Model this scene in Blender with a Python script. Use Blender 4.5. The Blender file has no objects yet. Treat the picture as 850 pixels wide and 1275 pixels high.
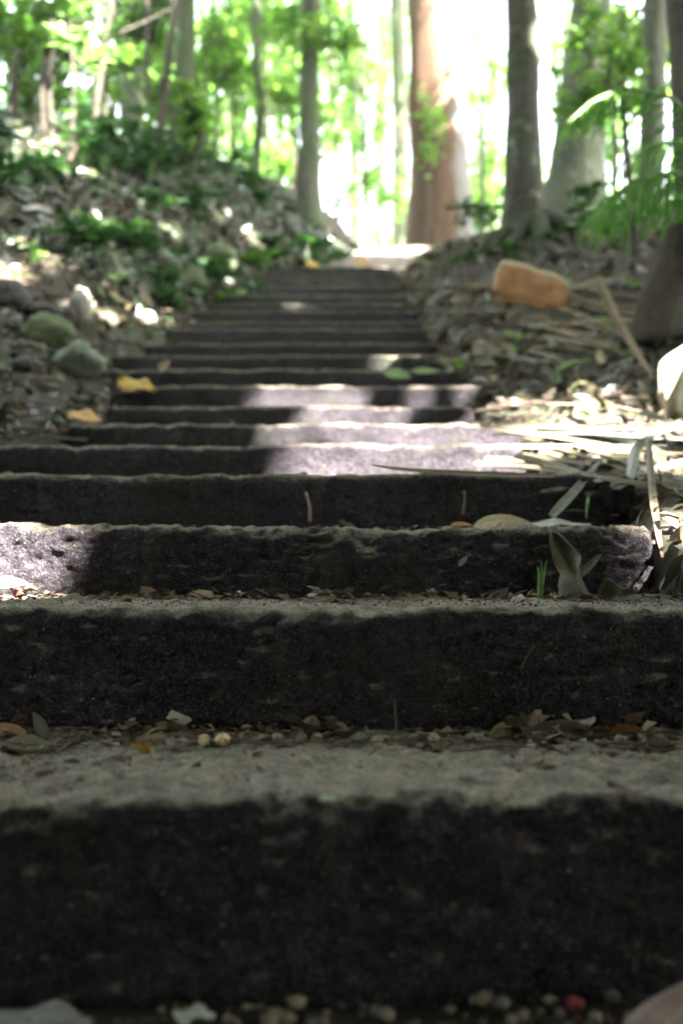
import bpy, math, random
import numpy as np
from mathutils import Vector, noise, Matrix

rnd = random.Random(7)
rng = np.random.default_rng(11)
SC = bpy.context.scene
COL = SC.collection

# ------------------------------------------------------------------ camera, sky, sun, exposure
F, CAMZ = 1400.0, 0.39
TH = math.atan(82.5 / F)
cam = bpy.data.cameras.new('camera')
cam.sensor_fit = 'VERTICAL'; cam.sensor_height = 36; cam.sensor_width = 24
cam.lens = 36 * F / 1275
cam.clip_start = 0.05; cam.clip_end = 2000
cam.dof.use_dof = True; cam.dof.focus_distance = 1.78; cam.dof.aperture_fstop = 2.8
camo = bpy.data.objects.new('camera', cam); COL.objects.link(camo)
camo.location = (0, 0, CAMZ); camo.rotation_euler = (math.pi / 2 + TH, 0, 0)
SC.camera = camo

SUN = Vector((0.55, -0.52, 0.68)).normalized()        # towards the sun
elev = math.asin(SUN.z); rot = math.atan2(SUN.x, SUN.y)
world = bpy.data.worlds.new('World'); SC.world = world; world.use_nodes = True
wn = world.node_tree.nodes; wl = world.node_tree.links
bgn = wn['Background']
sky = wn.new('ShaderNodeTexSky'); sky.sky_type = 'NISHITA'; sky.sun_disc = False
sky.sun_elevation = elev; sky.sun_rotation = rot
sky.air_density = 1.0; sky.dust_density = 3.0; sky.ozone_density = 1.0
# a hazy white sky: most of the blue taken out evenly
bw = wn.new('ShaderNodeRGBToBW'); hz = wn.new('ShaderNodeMix'); hz.data_type = 'RGBA'; hz.inputs[0].default_value = 0.75
wl.new(sky.outputs[0], bw.inputs[0]); wl.new(sky.outputs[0], hz.inputs[6]); wl.new(bw.outputs[0], hz.inputs[7])
wl.new(hz.outputs[2], bgn.inputs[0]); bgn.inputs[1].default_value = 0.12
sl = bpy.data.lights.new('sun', 'SUN'); sl.energy = 5.0; sl.angle = math.radians(0.5); sl.color = (1, 0.965, 0.92)
so = bpy.data.objects.new('sun', sl); COL.objects.link(so)
so.rotation_euler = (-SUN).to_track_quat('-Z', 'Y').to_euler(); so.location = (8, -6, 12)
SC.view_settings.view_transform = 'Standard'; SC.view_settings.look = 'None'
SC.view_settings.exposure = 4.85; SC.view_settings.gamma = 1
SC.view_settings.use_curve_mapping = False
SC.cycles.max_bounces = 8; SC.cycles.diffuse_bounces = 4; SC.cycles.transmission_bounces = 4

# ------------------------------------------------------------------ helpers
def P(px, py, Y):
    """photo pixel -> world point at depth Y in front of the camera"""
    u = (px - 425) / F; v = (637.5 - py) / F
    dy = math.cos(TH) - v * math.sin(TH); dz = math.sin(TH) + v * math.cos(TH)
    s = Y / dy
    return Vector((u * s, Y, CAMZ + dz * s))

def tag(o, label=None, cat=None, group=None, kind=None):
    if label: o['label'] = label
    if cat: o['category'] = cat
    if group: o['group'] = group
    if kind: o['kind'] = kind
    return o

def link(name, me, mat=None, parent=None, loc=None):
    if mat is not None and not me.materials: me.materials.append(mat)
    o = bpy.data.objects.new(name, me); COL.objects.link(o)
    if parent is not None: o.parent = parent
    if loc is not None: o.location = loc
    return o

def empty(name, loc, label, cat, group=None):
    o = bpy.data.objects.new(name, None); COL.objects.link(o)
    o.location = loc; o.empty_display_size = 0.1
    return tag(o, label, cat, group)

def mesh_np(name, V, Fc, smooth=True, mat=None, uv=None):
    V = np.asarray(V, dtype=np.float32); Fc = np.asarray(Fc, dtype=np.int32)
    k = Fc.shape[1]
    me = bpy.data.meshes.new(name)
    me.vertices.add(len(V)); me.vertices.foreach_set('co', V.ravel())
    me.loops.add(Fc.size); me.loops.foreach_set('vertex_index', Fc.ravel())
    me.polygons.add(len(Fc)); me.polygons.foreach_set('loop_start', np.arange(0, Fc.size, k, dtype=np.int32))
    me.polygons.foreach_set('loop_total', np.full(len(Fc), k, dtype=np.int32))
    me.polygons.foreach_set('use_smooth', np.full(len(Fc), smooth, dtype=bool))
    if uv is not None:
        l = me.uv_layers.new(name='UVMap')
        l.data.foreach_set('uv', np.asarray(uv, dtype=np.float32)[Fc.ravel()].ravel())
    me.update(calc_edges=True); me.validate()
    if mat is not None: me.materials.append(mat)
    return me

def fb(x, y, z, o=3):
    return noise.fractal(Vector((x, y, z)), 1.0, 2.0, o)

# ------------------------------------------------------------------ materials
class NT:
    def __init__(s, name):
        s.m = bpy.data.materials.new(name); s.m.use_nodes = True
        s.t = s.m.node_tree; s.b = s.t.nodes['Principled BSDF']; s.out = s.t.nodes['Material Output']
    def n(s, typ, **kw):
        nd = s.t.nodes.new(typ)
        for k, v in kw.items():
            if k in nd.inputs: nd.inputs[k].default_value = v
            else: setattr(nd, k, v)
        return nd
    def l(s, a, b): s.t.links.new(a, b)
    def coord(s, kind='Object'):
        return s.n('ShaderNodeTexCoord').outputs[kind]
    def noise(s, scale, detail=4, rough=0.6, vec=None, out='Fac'):
        nd = s.n('ShaderNodeTexNoise'); nd.inputs['Scale'].default_value = scale
        nd.inputs['Detail'].default_value = detail; nd.inputs['Roughness'].default_value = rough
        if vec is not None: s.l(vec, nd.inputs['Vector'])
        return nd.outputs[out]
    def ramp(s, fac, stops):
        r = s.n('ShaderNodeValToRGB'); e = r.color_ramp.elements
        while len(e) < len(stops): e.new(0.5)
        for i, (p, c) in enumerate(stops):
            e[i].position = p; e[i].color = (c[0], c[1], c[2], 1) if not isinstance(c, (int, float)) else (c, c, c, 1)
        s.l(fac, r.inputs[0]); return r.outputs[0]
    def mix(s, fac, a, b, mode='MIX'):
        m = s.n('ShaderNodeMix', data_type='RGBA', blend_type=mode)
        for sock, v in ((m.inputs[0], fac), (m.inputs[6], a), (m.inputs[7], b)):
            if isinstance(v, (int, float)): sock.default_value = v
            elif isinstance(v, tuple): sock.default_value = (*v, 1)
            else: s.l(v, sock)
        return m.outputs[2]
    def math(s, op, a, b=0.0):
        m = s.n('ShaderNodeMath', operation=op)
        for sock, v in zip(m.inputs, (a, b)):
            if isinstance(v, (int, float)): sock.default_value = v
            else: s.l(v, sock)
        return m.outputs[0]
    def bump(s, h, strength=0.5, dist=0.01):
        b = s.n('ShaderNodeBump'); b.inputs['Strength'].default_value = strength; b.inputs['Distance'].default_value = dist
        s.l(h, b.inputs['Height']); s.l(b.outputs[0], s.b.inputs['Normal'])

def stone_mat(name, moss):
    t = NT(name); c = t.coord()
    n1 = t.noise(9, 6, 0.7, c); n2 = t.noise(70, 5, 0.7, c); n3 = t.noise(260, 3, 0.6, c)
    base = t.ramp(n1, [(0.3, (0.017, 0.016, 0.017)), (0.55, (0.045, 0.037, 0.044)), (0.75, (0.085, 0.069, 0.083))])
    base = t.mix(t.ramp(n2, [(0.44, 0.0), (0.60, 0.9)]), base, (0.010, 0.009, 0.009))  # dark pits and pale ridges put the shading of the relief into the colour
    base = t.mix(t.ramp(n3, [(0.50, 0.0), (0.64, 0.6)]), base, (0.132, 0.106, 0.128))
    # pale grains in the stone
    vo = t.n('ShaderNodeTexVoronoi'); vo.inputs['Scale'].default_value = 130; t.l(c, vo.inputs['Vector'])
    hue = t.n('ShaderNodeSeparateColor'); t.l(vo.outputs['Color'], hue.inputs[0])
    sp = t.math('MULTIPLY', t.math('LESS_THAN', vo.outputs['Distance'], t.math('MULTIPLY', hue.outputs[1], 0.26)), t.math('GREATER_THAN', hue.outputs[0], 0.80))
    base = t.mix(sp, base, t.ramp(hue.outputs[2], [(0.0, (0.10, 0.09, 0.07)), (1.0, (0.32, 0.31, 0.28))]))
    # lichen / algae film
    n4 = t.noise(3.2, 5, 0.65, c)
    base = t.mix(t.ramp(n4, [(0.52 - 0.2 * moss, 0.0), (0.72 - 0.1 * moss, 0.55 + 0.4 * moss)]), base, (0.028, 0.034, 0.016))
    mps = t.n('ShaderNodeMapping'); mps.inputs['Scale'].default_value = (9, 3, 1.2); t.l(c, mps.inputs[0])
    base = t.mix(t.ramp(t.noise(1.6, 4, 0.6, mps.outputs[0]), [(0.60, 0.0), (0.72, 0.5)]), base, (0.085, 0.078, 0.05))
    # settled dust and grit on the faces that point up
    g = t.n('ShaderNodeNewGeometry'); sx = t.n('ShaderNodeSeparateXYZ'); t.l(g.outputs['Normal'], sx.inputs[0])
    top = t.math('ADD', sx.outputs[2], t.math('MULTIPLY', t.math('SUBTRACT', t.noise(38, 5, 0.7, c), 0.5), 1.7))
    dust = t.ramp(n2, [(0.25, (0.21, 0.17, 0.125)), (0.5, (0.43, 0.355, 0.265)), (0.75, (0.60, 0.51, 0.41))])
    dust = t.mix(t.ramp(t.noise(14, 5, 0.7, c), [(0.45, 0.0), (0.65, 0.7)]), dust, (0.09, 0.075, 0.05))
    dust = t.mix(t.ramp(n3, [(0.35, 0.7), (0.55, 0.0)]), dust, (0.07, 0.058, 0.042))
    dust = t.mix(moss, dust, t.mix(n1, (0.07, 0.085, 0.03), (0.13, 0.125, 0.065)))
    base = t.mix(t.ramp(top, [(0.42, 0.0), (1.0, 0.95)]), base, dust)
    t.l(base, t.b.inputs['Base Color'])
    t.b.inputs['Roughness'].default_value = 0.88; t.b.inputs['Specular IOR Level'].default_value = 0.22
    h = t.math('ADD', t.math('MULTIPLY', n2, 0.8), t.math('MULTIPLY', n3, 0.35))
    t.bump(h, 1.0, 0.03)
    return t.m

M_STONE = stone_mat('black_stone', 0.12)
M_STONE_MOSS = stone_mat('mossy_black_stone', 0.7)

def soil_mat():
    t = NT('forest_soil'); c = t.coord()
    n1 = t.noise(1.6, 6, 0.7, c); n2 = t.noise(24, 6, 0.75, c)
    b = t.ramp(n2, [(0.3, (0.016, 0.012, 0.008)), (0.55, (0.06, 0.045, 0.03)), (0.8, (0.15, 0.115, 0.085))])
    b = t.mix(t.ramp(n1, [(0.45, 0.0), (0.62, 0.7)]), b, (0.035, 0.05, 0.016))
    t.l(b, t.b.inputs['Base Color']); t.b.inputs['Roughness'].default_value = 0.95
    t.bump(n2, 1.0, 0.03); return t.m
M_SOIL = soil_mat()

def path_mat():
    t = NT('path_dirt'); c = t.coord()
    n2 = t.noise(20, 6, 0.75, c)
    b = t.ramp(n2, [(0.3, (0.07, 0.055, 0.045)), (0.55, (0.18, 0.14, 0.12)), (0.8, (0.34, 0.27, 0.25))])
    t.l(b, t.b.inputs['Base Color']); t.b.inputs['Roughness'].default_value = 0.95
    t.bump(n2, 0.8, 0.03); return t.m
M_PATH = path_mat()

def bark_mat(name, a, b, moss=0.3, mcol=(0.05, 0.075, 0.025), patch=None, vert=6.0):
    t = NT(name); c = t.coord()
    mp = t.n('ShaderNodeMapping'); mp.inputs['Scale'].default_value = (vert, vert, 1.0); t.l(c, mp.inputs[0])
    n1 = t.noise(3.0, 7, 0.7, mp.outputs[0]); n2 = t.noise(14, 5, 0.7, c); n3 = t.noise(2.6, 5, 0.7, c)
    col = t.ramp(n1, [(0.3, a), (0.7, b)])
    col = t.mix(t.ramp(n2, [(0.4, 0.0), (0.75, 0.5)]), col, tuple(x * 0.5 for x in a))
    if patch: col = t.mix(t.ramp(t.noise(7, 4, 0.6, c), [(0.58, 0.0), (0.64, 0.85)]), col, patch)
    col = t.mix(t.ramp(n3, [(0.62 - moss * 0.4, 0.0), (0.8 - moss * 0.3, 0.85)]), col, mcol)
    t.l(col, t.b.inputs['Base Color']); t.b.inputs['Roughness'].default_value = 0.9
    t.bump(t.math('ADD', n1, n2), 1.0, 0.06); return t.m
B_DARK = bark_mat('dark_mossy_bark', (0.022, 0.021, 0.010), (0.062, 0.058, 0.030), 0.4, (0.03, 0.045, 0.012), (0.15, 0.18, 0.11), 2.0)
B_ROOT = bark_mat('mossy_root', (0.02, 0.018, 0.010), (0.045, 0.04, 0.02), 0.75, (0.032, 0.05, 0.012), None, 4.0)
B_BROWN = bark_mat('brown_flaky_bark', (0.10, 0.05, 0.022), (0.24, 0.13, 0.06), 0.05)
def sunlit_side_mat():  # sunlight from the right painted as a pale side of the bark
    t = NT('brown_bark_sunlit_side'); c = t.coord()
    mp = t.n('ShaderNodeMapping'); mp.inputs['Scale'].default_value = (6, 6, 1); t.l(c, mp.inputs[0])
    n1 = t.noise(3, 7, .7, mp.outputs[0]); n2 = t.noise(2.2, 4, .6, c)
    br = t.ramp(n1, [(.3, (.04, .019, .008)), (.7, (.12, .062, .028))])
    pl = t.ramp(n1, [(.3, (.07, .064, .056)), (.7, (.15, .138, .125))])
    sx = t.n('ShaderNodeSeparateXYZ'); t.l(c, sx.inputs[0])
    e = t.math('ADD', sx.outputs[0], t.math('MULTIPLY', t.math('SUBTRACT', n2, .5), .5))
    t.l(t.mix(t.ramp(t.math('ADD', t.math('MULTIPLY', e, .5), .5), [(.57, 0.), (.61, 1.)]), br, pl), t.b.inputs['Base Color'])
    t.b.inputs['Roughness'].default_value = .9; t.bump(n1, .8, .03); return t.m
B_SUNSIDE = sunlit_side_mat()
B_PALE = bark_mat('pale_smooth_bark', (0.07, 0.075, 0.045), (0.15, 0.15, 0.10), 0.5, (0.06, 0.085, 0.035), (0.22, 0.22, 0.18), 3.0)
B_GREY = bark_mat('grey_bark', (0.055, 0.055, 0.032), (0.13, 0.125, 0.08), 0.6, (0.045, 0.085, 0.02), None, 4.0)
B_THIN = bark_mat('thin_dark_bark', (0.03, 0.025, 0.015), (0.085, 0.07, 0.045), 0.2)
B_STUMP = bark_mat('brown_mossy_stump', (0.028, 0.020, 0.009), (0.085, 0.06, 0.028), 0.3, (0.04, 0.05, 0.012), None, 5.0)

def leaf_mat(name, stops, trans=0.45, tcol=1.6, rough=0.42, spec=0.4):
    """leaves: colour varies leaf by leaf"""
    t = NT(name); g = t.n('ShaderNodeNewGeometry')
    col = t.ramp(g.outputs['Random Per Island'], stops)
    col = t.mix(t.ramp(t.noise(30, 3, 0.6, t.coord()), [(0.35, 0.0), (0.7, 0.35)]), col, tuple(x * 0.6 for x in stops[0][1]))
    t.l(col, t.b.inputs['Base Color']); t.b.inputs['Roughness'].default_value = rough
    t.b.inputs['Specular IOR Level'].default_value = spec
    if trans > 0:
        tr = t.n('ShaderNodeBsdfTranslucent')
        t.l(t.mix(1.0, col, (tcol * 0.92, tcol, tcol * 0.55), 'MULTIPLY'), tr.inputs[0])
        mx = t.n('ShaderNodeMixShader'); mx.inputs[0].default_value = trans
        t.l(t.b.outputs[0], mx.inputs[1]); t.l(tr.outputs[0], mx.inputs[2]); t.l(mx.outputs[0], t.out.inputs[0])
    return t.m
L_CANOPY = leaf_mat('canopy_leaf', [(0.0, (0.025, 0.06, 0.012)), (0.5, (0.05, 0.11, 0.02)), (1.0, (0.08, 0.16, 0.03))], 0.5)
L_BRIGHT = leaf_mat('sunlit_forest_leaf', [(0.0, (0.05, 0.11, 0.022)), (0.5, (0.10, 0.20, 0.04)), (1.0, (0.16, 0.26, 0.06))], 0.55)  # brighter than the canopy leaf: sunlight put into the colour
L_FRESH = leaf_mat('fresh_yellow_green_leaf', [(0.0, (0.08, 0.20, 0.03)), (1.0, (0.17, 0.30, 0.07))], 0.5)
L_SHRUB = leaf_mat('shrub_leaf', [(0.0, (0.018, 0.055, 0.014)), (0.6, (0.04, 0.10, 0.028)), (1.0, (0.07, 0.15, 0.05))], 0.3, rough=0.35)
L_FROND = leaf_mat('palm_leaflet', [(0.0, (0.11, 0.24, 0.035)), (1.0, (0.18, 0.34, 0.07))], 0.62)
L_LITTER = leaf_mat('litter_leaf_mixed', [(0.0, (0.03, 0.024, 0.014)), (0.25, (0.045, 0.032, 0.015)), (0.5, (0.05, 0.05, 0.02)),
                    (0.75, (0.065, 0.07, 0.03)), (0.9, (0.09, 0.07, 0.038)), (0.97, (0.16, 0.13, 0.09)), (1.0, (0.18, 0.09, 0.03))], 0.0, rough=0.45)
L_LITTER_G = leaf_mat('litter_leaf_green_grey', [(0.0, (0.016, 0.022, 0.009)), (0.35, (0.034, 0.050, 0.022)), (0.65, (0.042, 0.066, 0.026)),
                    (0.85, (0.055, 0.08, 0.04)), (0.95, (0.08, 0.06, 0.03)), (1.0, (0.14, 0.10, 0.065))], 0.0, rough=0.4, spec=0.5)
L_CRUMB = leaf_mat('crumbled_leaf', [(0.0, (0.03, 0.02, 0.012)), (0.3, (0.09, 0.06, 0.035)), (0.55, (0.19, 0.14, 0.085)), (0.75, (0.27, 0.20, 0.15)), (0.9, (0.36, 0.32, 0.27)), (1.0, (0.22, 0.10, 0.04))], 0.0, rough=0.8, spec=0.2)

def dry_mat(name, a, b, vein=0.5, rough=0.6, trans=0.0):
    """one dead leaf: midrib and side veins along its own UV, blotches of its own"""
    t = NT(name); uv = t.coord('UV'); c = t.coord()
    sx = t.n('ShaderNodeSeparateXYZ'); t.l(uv, sx.inputs[0])
    w = t.math('ABSOLUTE', t.math('SUBTRACT', sx.outputs[1], 0.5))
    v = t.math('SINE', t.math('MULTIPLY', t.math('SUBTRACT', sx.outputs[0], t.math('MULTIPLY', w, 0.5)), 75.0))
    veins = t.math('MULTIPLY', t.math('GREATER_THAN', v, 0.86), 0.35)
    rib = t.math('LESS_THAN', w, 0.022)
    mask = t.math('MULTIPLY', t.math('MAXIMUM', veins, rib), vein)
    n = t.noise(26, 5, 0.7, c); n2 = t.noise(110, 3, 0.6, c)
    col = t.ramp(n, [(0.35, a), (0.65, b)])
    col = t.mix(t.ramp(n2, [(0.6, 0.0), (0.72, 0.6)]), col, tuple(x * 0.4 for x in a))
    col = t.mix(mask, col, tuple(min(1, x * 1.5 + 0.03) for x in b))
    t.l(col, t.b.inputs['Base Color']); t.b.inputs['Roughness'].default_value = rough
    t.b.inputs['Specular IOR Level'].default_value = 0.35
    t.bump(t.math('ADD', n, t.math('MULTIPLY', mask, 0.8)), 0.5, 0.004)
    return t.m
D_TAN = dry_mat('tan_dead_leaf', (0.17, 0.125, 0.06), (0.30, 0.235, 0.13))
D_GREY = dry_mat('grey_dead_leaf', (0.16, 0.15, 0.145), (0.29, 0.275, 0.27))
D_OLIVE = dry_mat('olive_dead_leaf', (0.04, 0.036, 0.018), (0.11, 0.095, 0.052))
D_DARK = dry_mat('dark_brown_dead_leaf', (0.035, 0.026, 0.017), (0.09, 0.07, 0.045))
D_YELLOW = dry_mat('yellow_dead_leaf', (0.28, 0.16, 0.02), (0.45, 0.30, 0.06))
D_ORANGE = dry_mat('orange_dead_leaf', (0.30, 0.14, 0.03), (0.46, 0.26, 0.08))
D_PINK = dry_mat('pinkish_dead_leaf', (0.20, 0.14, 0.12), (0.33, 0.25, 0.225))
D_WHITE = dry_mat('bleached_leaf', (0.33, 0.34, 0.29), (0.50, 0.51, 0.45))
D_GREEN = dry_mat('green_fallen_leaf', (0.06, 0.10, 0.025), (0.12, 0.17, 0.05))
D_RED = dry_mat('reddish_dead_leaf', (0.13, 0.035, 0.02), (0.24, 0.13, 0.06))

def plain_mat(name, a, b, scale=30, rough=0.7, stretch=None):
    t = NT(name); c = t.coord()
    if stretch:
        mp = t.n('ShaderNodeMapping'); mp.inputs['Scale'].default_value = stretch; t.l(c, mp.inputs[0]); c = mp.outputs[0]
    n = t.noise(scale, 5, 0.7, c)
    t.l(t.ramp(n, [(0.3, a), (0.7, b)]), t.b.inputs['Base Color'])
    t.b.inputs['Roughness'].default_value = rough; t.bump(n, 0.5, 0.01); return t.m
M_SHEATH = plain_mat('orange_brown_palm_sheath', (0.19, 0.075, 0.018), (0.36, 0.175, 0.055), 4, 0.5, (3, 2, 7))
M_SHEATH_RIM = plain_mat('pale_sheath_edge', (0.30, 0.23, 0.12), (0.42, 0.34, 0.2), 9, 0.6)
M_WSHEATH = plain_mat('pale_palm_sheath', (0.22, 0.22, 0.13), (0.42, 0.40, 0.31), 8, 0.55)
M_STRAW = plain_mat('dry_frond_straw', (0.10, 0.078, 0.045), (0.21, 0.17, 0.11), 22, 0.65)
M_STRAW_G = plain_mat('weathered_frond_grey', (0.11, 0.112, 0.085), (0.21, 0.21, 0.165), 18, 0.55)
M_STRAW_B = plain_mat('brown_frond_stalk', (0.09, 0.058, 0.03), (0.20, 0.14, 0.08), 22, 0.65)
M_TWIG = plain_mat('dead_twig', (0.05, 0.03, 0.02), (0.16, 0.105, 0.075), 40, 0.8)
M_ROCK = plain_mat('mossy_boulder', (0.035, 0.05, 0.016), (0.085, 0.10, 0.05), 9, 0.9)
M_ROCK_G = plain_mat('grey_green_boulder', (0.06, 0.075, 0.05), (0.14, 0.16, 0.115), 12, 0.85)
M_ROCK_D = plain_mat('dark_boulder', (0.015, 0.016, 0.012), (0.045, 0.045, 0.035), 9, 0.8)  # darkest of the boulder colours
M_ROCK_P = plain_mat('pale_rock', (0.13, 0.115, 0.095), (0.26, 0.235, 0.205), 14, 0.85)
M_PEBBLE = plain_mat('brown_pebble', (0.10, 0.075, 0.045), (0.27, 0.22, 0.15), 60, 0.75)
M_PEBBLE2 = plain_mat('dark_pebble', (0.05, 0.045, 0.04), (0.15, 0.13, 0.11), 60, 0.75)
M_SEED = plain_mat('cream_seed', (0.36, 0.24, 0.10), (0.55, 0.42, 0.24), 50, 0.4)
M_BERRY = plain_mat('red_berry', (0.20, 0.02, 0.03), (0.32, 0.06, 0.06), 40, 0.35)
M_GRASS = plain_mat('green_blade', (0.07, 0.17, 0.02), (0.13, 0.26, 0.05), 20, 0.5)

# ------------------------------------------------------------------ sun flecks: where the crowns are cut open to let the sun through
GAPS = []
def gap(px, py, Y, r): GAPS.append((np.array(P(px, py, Y)), r))
SUNV = np.array(SUN)
def keep_mask(p, size):
    """leaves in the sunbeam of a chosen fleck are cut out of the crown"""
    k = np.ones(len(p), bool)
    for q, r in GAPS:
        d = p - q; t = d @ SUNV
        dist = np.linalg.norm(d - t[:, None] * SUNV, axis=1)
        k &= ~((t > 0.8) & (dist < r + size * 0.33))
    return k

# ------------------------------------------------------------------ the line of the stair
NOSE = [1000, 755, 655, 590, 553, 527, 505, 480, 460, 442, 427, 409, 400, 386, 377, 367, 355, 347, 339, 332]
ZM = [1, 1.44, 2.01, 2.47, 3.06, 3.63, 4.14, 4.5, 4.89, 5.29, 5.69, 6.1, 6.5, 6.9, 7.3, 7.7, 8.1, 8.5, 8.9, 9.3]
Z0 = 1.05
SY = [z * Z0 for z in ZM]
SH = [P(425, n, y).z for n, y in zip(NOSE, SY)]
LPX = [None, None, None, -65, -25, 78, 130, 136, 128, 135, 178, 203, 218, 234, 252, 264, 276, 288, 305, 330]
RPX = [None, None, 816, 800, 676, 668, 592, 610, 575, 562, 548, 536, 527, 522, 516, 512, 508, 504, 500, 505]
SXL = [-1.02, -1.02, -1.0] + [P(l, 600, y).x for l, y in zip(LPX[3:], SY[3:])]
SXR = [0.66, 0.63] + [P(r, 600, y).x for r, y in zip(RPX[2:], SY[2:])]

sy_ = np.array([-20, 1.10, 1.12] + SY[1:] + [11.0, 12.0, 13.2, 15, 20, 40, 160, 1200])
sh_ = np.array([0.0, 0.0, SH[0] - 0.03] + [h - 0.03 for h in SH[1:]] + [3.48, 3.88, 4.34, 4.42, 3.4, -1.6, -8.0, -30.0])
xl_y = np.array([-20] + SY[3:] + [11, 13.2, 16]); xl_x = np.array([-1.02] + SXL[3:] + [-0.25, 0.2, 0.3])
xr_y = np.array([-20] + SY[2:] + [11, 13.2, 16]); xr_x = np.array([0.66] + SXR[2:] + [0.9, 1.45, 1.6])
HLy = np.array([0, 3, 4.5, 6, 8, 10, 13, 18]); HLv = np.array([0.02, 0.05, 0.14, 0.55, 1.0, 1.15, 0.9, 0.5])
HRy = np.array([0, 2.2, 3, 4.5, 6, 7, 8, 10, 13, 18]); HRv = np.array([-0.12, -0.12, -0.03, 0.2, 0.42, 0.55, 0.5, 0.3, 0.2, 0.1])

def ground_h(x, y, rough=True):
    S = float(np.interp(y, sy_, sh_)); xl = float(np.interp(y, xl_y, xl_x)); xr = float(np.interp(y, xr_y, xr_x))
    h = S
    if x < xl:
        d = xl - x
        h = S + float(np.interp(y, HLy, HLv)) * (1 - math.exp(-d / 0.7)) + (0.12 * min(d, 8) if y > 4 else 0.03 * min(d, 8))
        k = min(1, d / 0.25)
    elif x > xr:
        d = x - xr
        h = S + float(np.interp(y, HRy, HRv)) * (1 - math.exp(-d / 0.6)) + 0.05 * min(d, 8)
        k = min(1, d / 0.25)
    else:
        k = 0
        if y < 9.9 and y > 1.065:
            e = min(x - xl, xr - x, y - 1.065)
            h = S - 0.26 * min(1, max(0, e / 0.06))
    if rough:
        h += 0.16 * math.exp(-((x - 1.17) ** 2 + (y - 7.1) ** 2) / 0.16)
        h += k * (0.10 * fb(x * 1.1, y * 1.1, 3.3) + 0.035 * fb(x * 5, y * 5, 7.7)) + 0.006 * fb(x * 9, y * 9, 1.1)
    return h

def step_index(x, y):
    for i in range(len(SY) - 1, -1, -1):
        if y > SY[i]: return i if SXL[i] < x < SXR[i] else -1
    return -1
def surf_h(x, y):
    i = step_index(x, y)
    return SH[i] if i >= 0 else ground_h(x, y)
def hit(px, py, far=16.0):
    """depth at which the line of sight through a photo pixel meets the ground or a step"""
    d = .8
    while d < far:
        p = P(px, py, d)
        if surf_h(p.x, p.y) > p.z: return d
        d += .02
    return None
def rest(px, py, d, lift):
    h = hit(px, py)
    return d if h is None else min(d, h - lift)

def ax(segs):
    out = []
    for a, b, n in segs: out += list(np.linspace(a, b, n, endpoint=False))
    return out + [segs[-1][1]]
gx = ax([(-900, -60, 8), (-60, -8, 14), (-8, -4, 14), (-4, 4, 130), (4, 8, 14), (8, 60, 14), (60, 900, 8)])
gy = ax([(-200, -10, 8), (-10, 0.4, 20), (0.4, 11, 180), (11, 18, 50), (18, 60, 22), (60, 1200, 14)])
V = [(x, y, ground_h(x, y)) for y in gy for x in gx]
nx, ny = len(gx), len(gy)
Fq = [(j * nx + i, j * nx + i + 1, (j + 1) * nx + i + 1, (j + 1) * nx + i) for j in range(ny - 1) for i in range(nx - 1)]
tag(link('ground', mesh_np('ground', V, Fq, True, M_SOIL)), kind='structure')

# trodden earth path beyond the top step
V = []; Fq = []; n = 26; m = 40
for j in range(m + 1):
    y = 9.95 + j / m * 5.6
    a = float(np.interp(y, xl_y, xl_x)) + 0.03; b = float(np.interp(y, xr_y, xr_x)) - 0.03
    for i in range(n + 1):
        x = a + (b - a) * i / n
        e = min(i, n - i) / n
        V.append((x, y, ground_h(x, y) + 0.014 * min(1, e * 6) + 0.012 * fb(x * 3, y * 3, 9) * min(1, e * 6) - 0.004))
for j in range(m):
    for i in range(n):
        k = j * (n + 1) + i; Fq.append((k, k + 1, k + n + 2, k + n + 1))
tag(link('path', mesh_np('path', V, Fq, True, M_PATH)), kind='structure')

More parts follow.
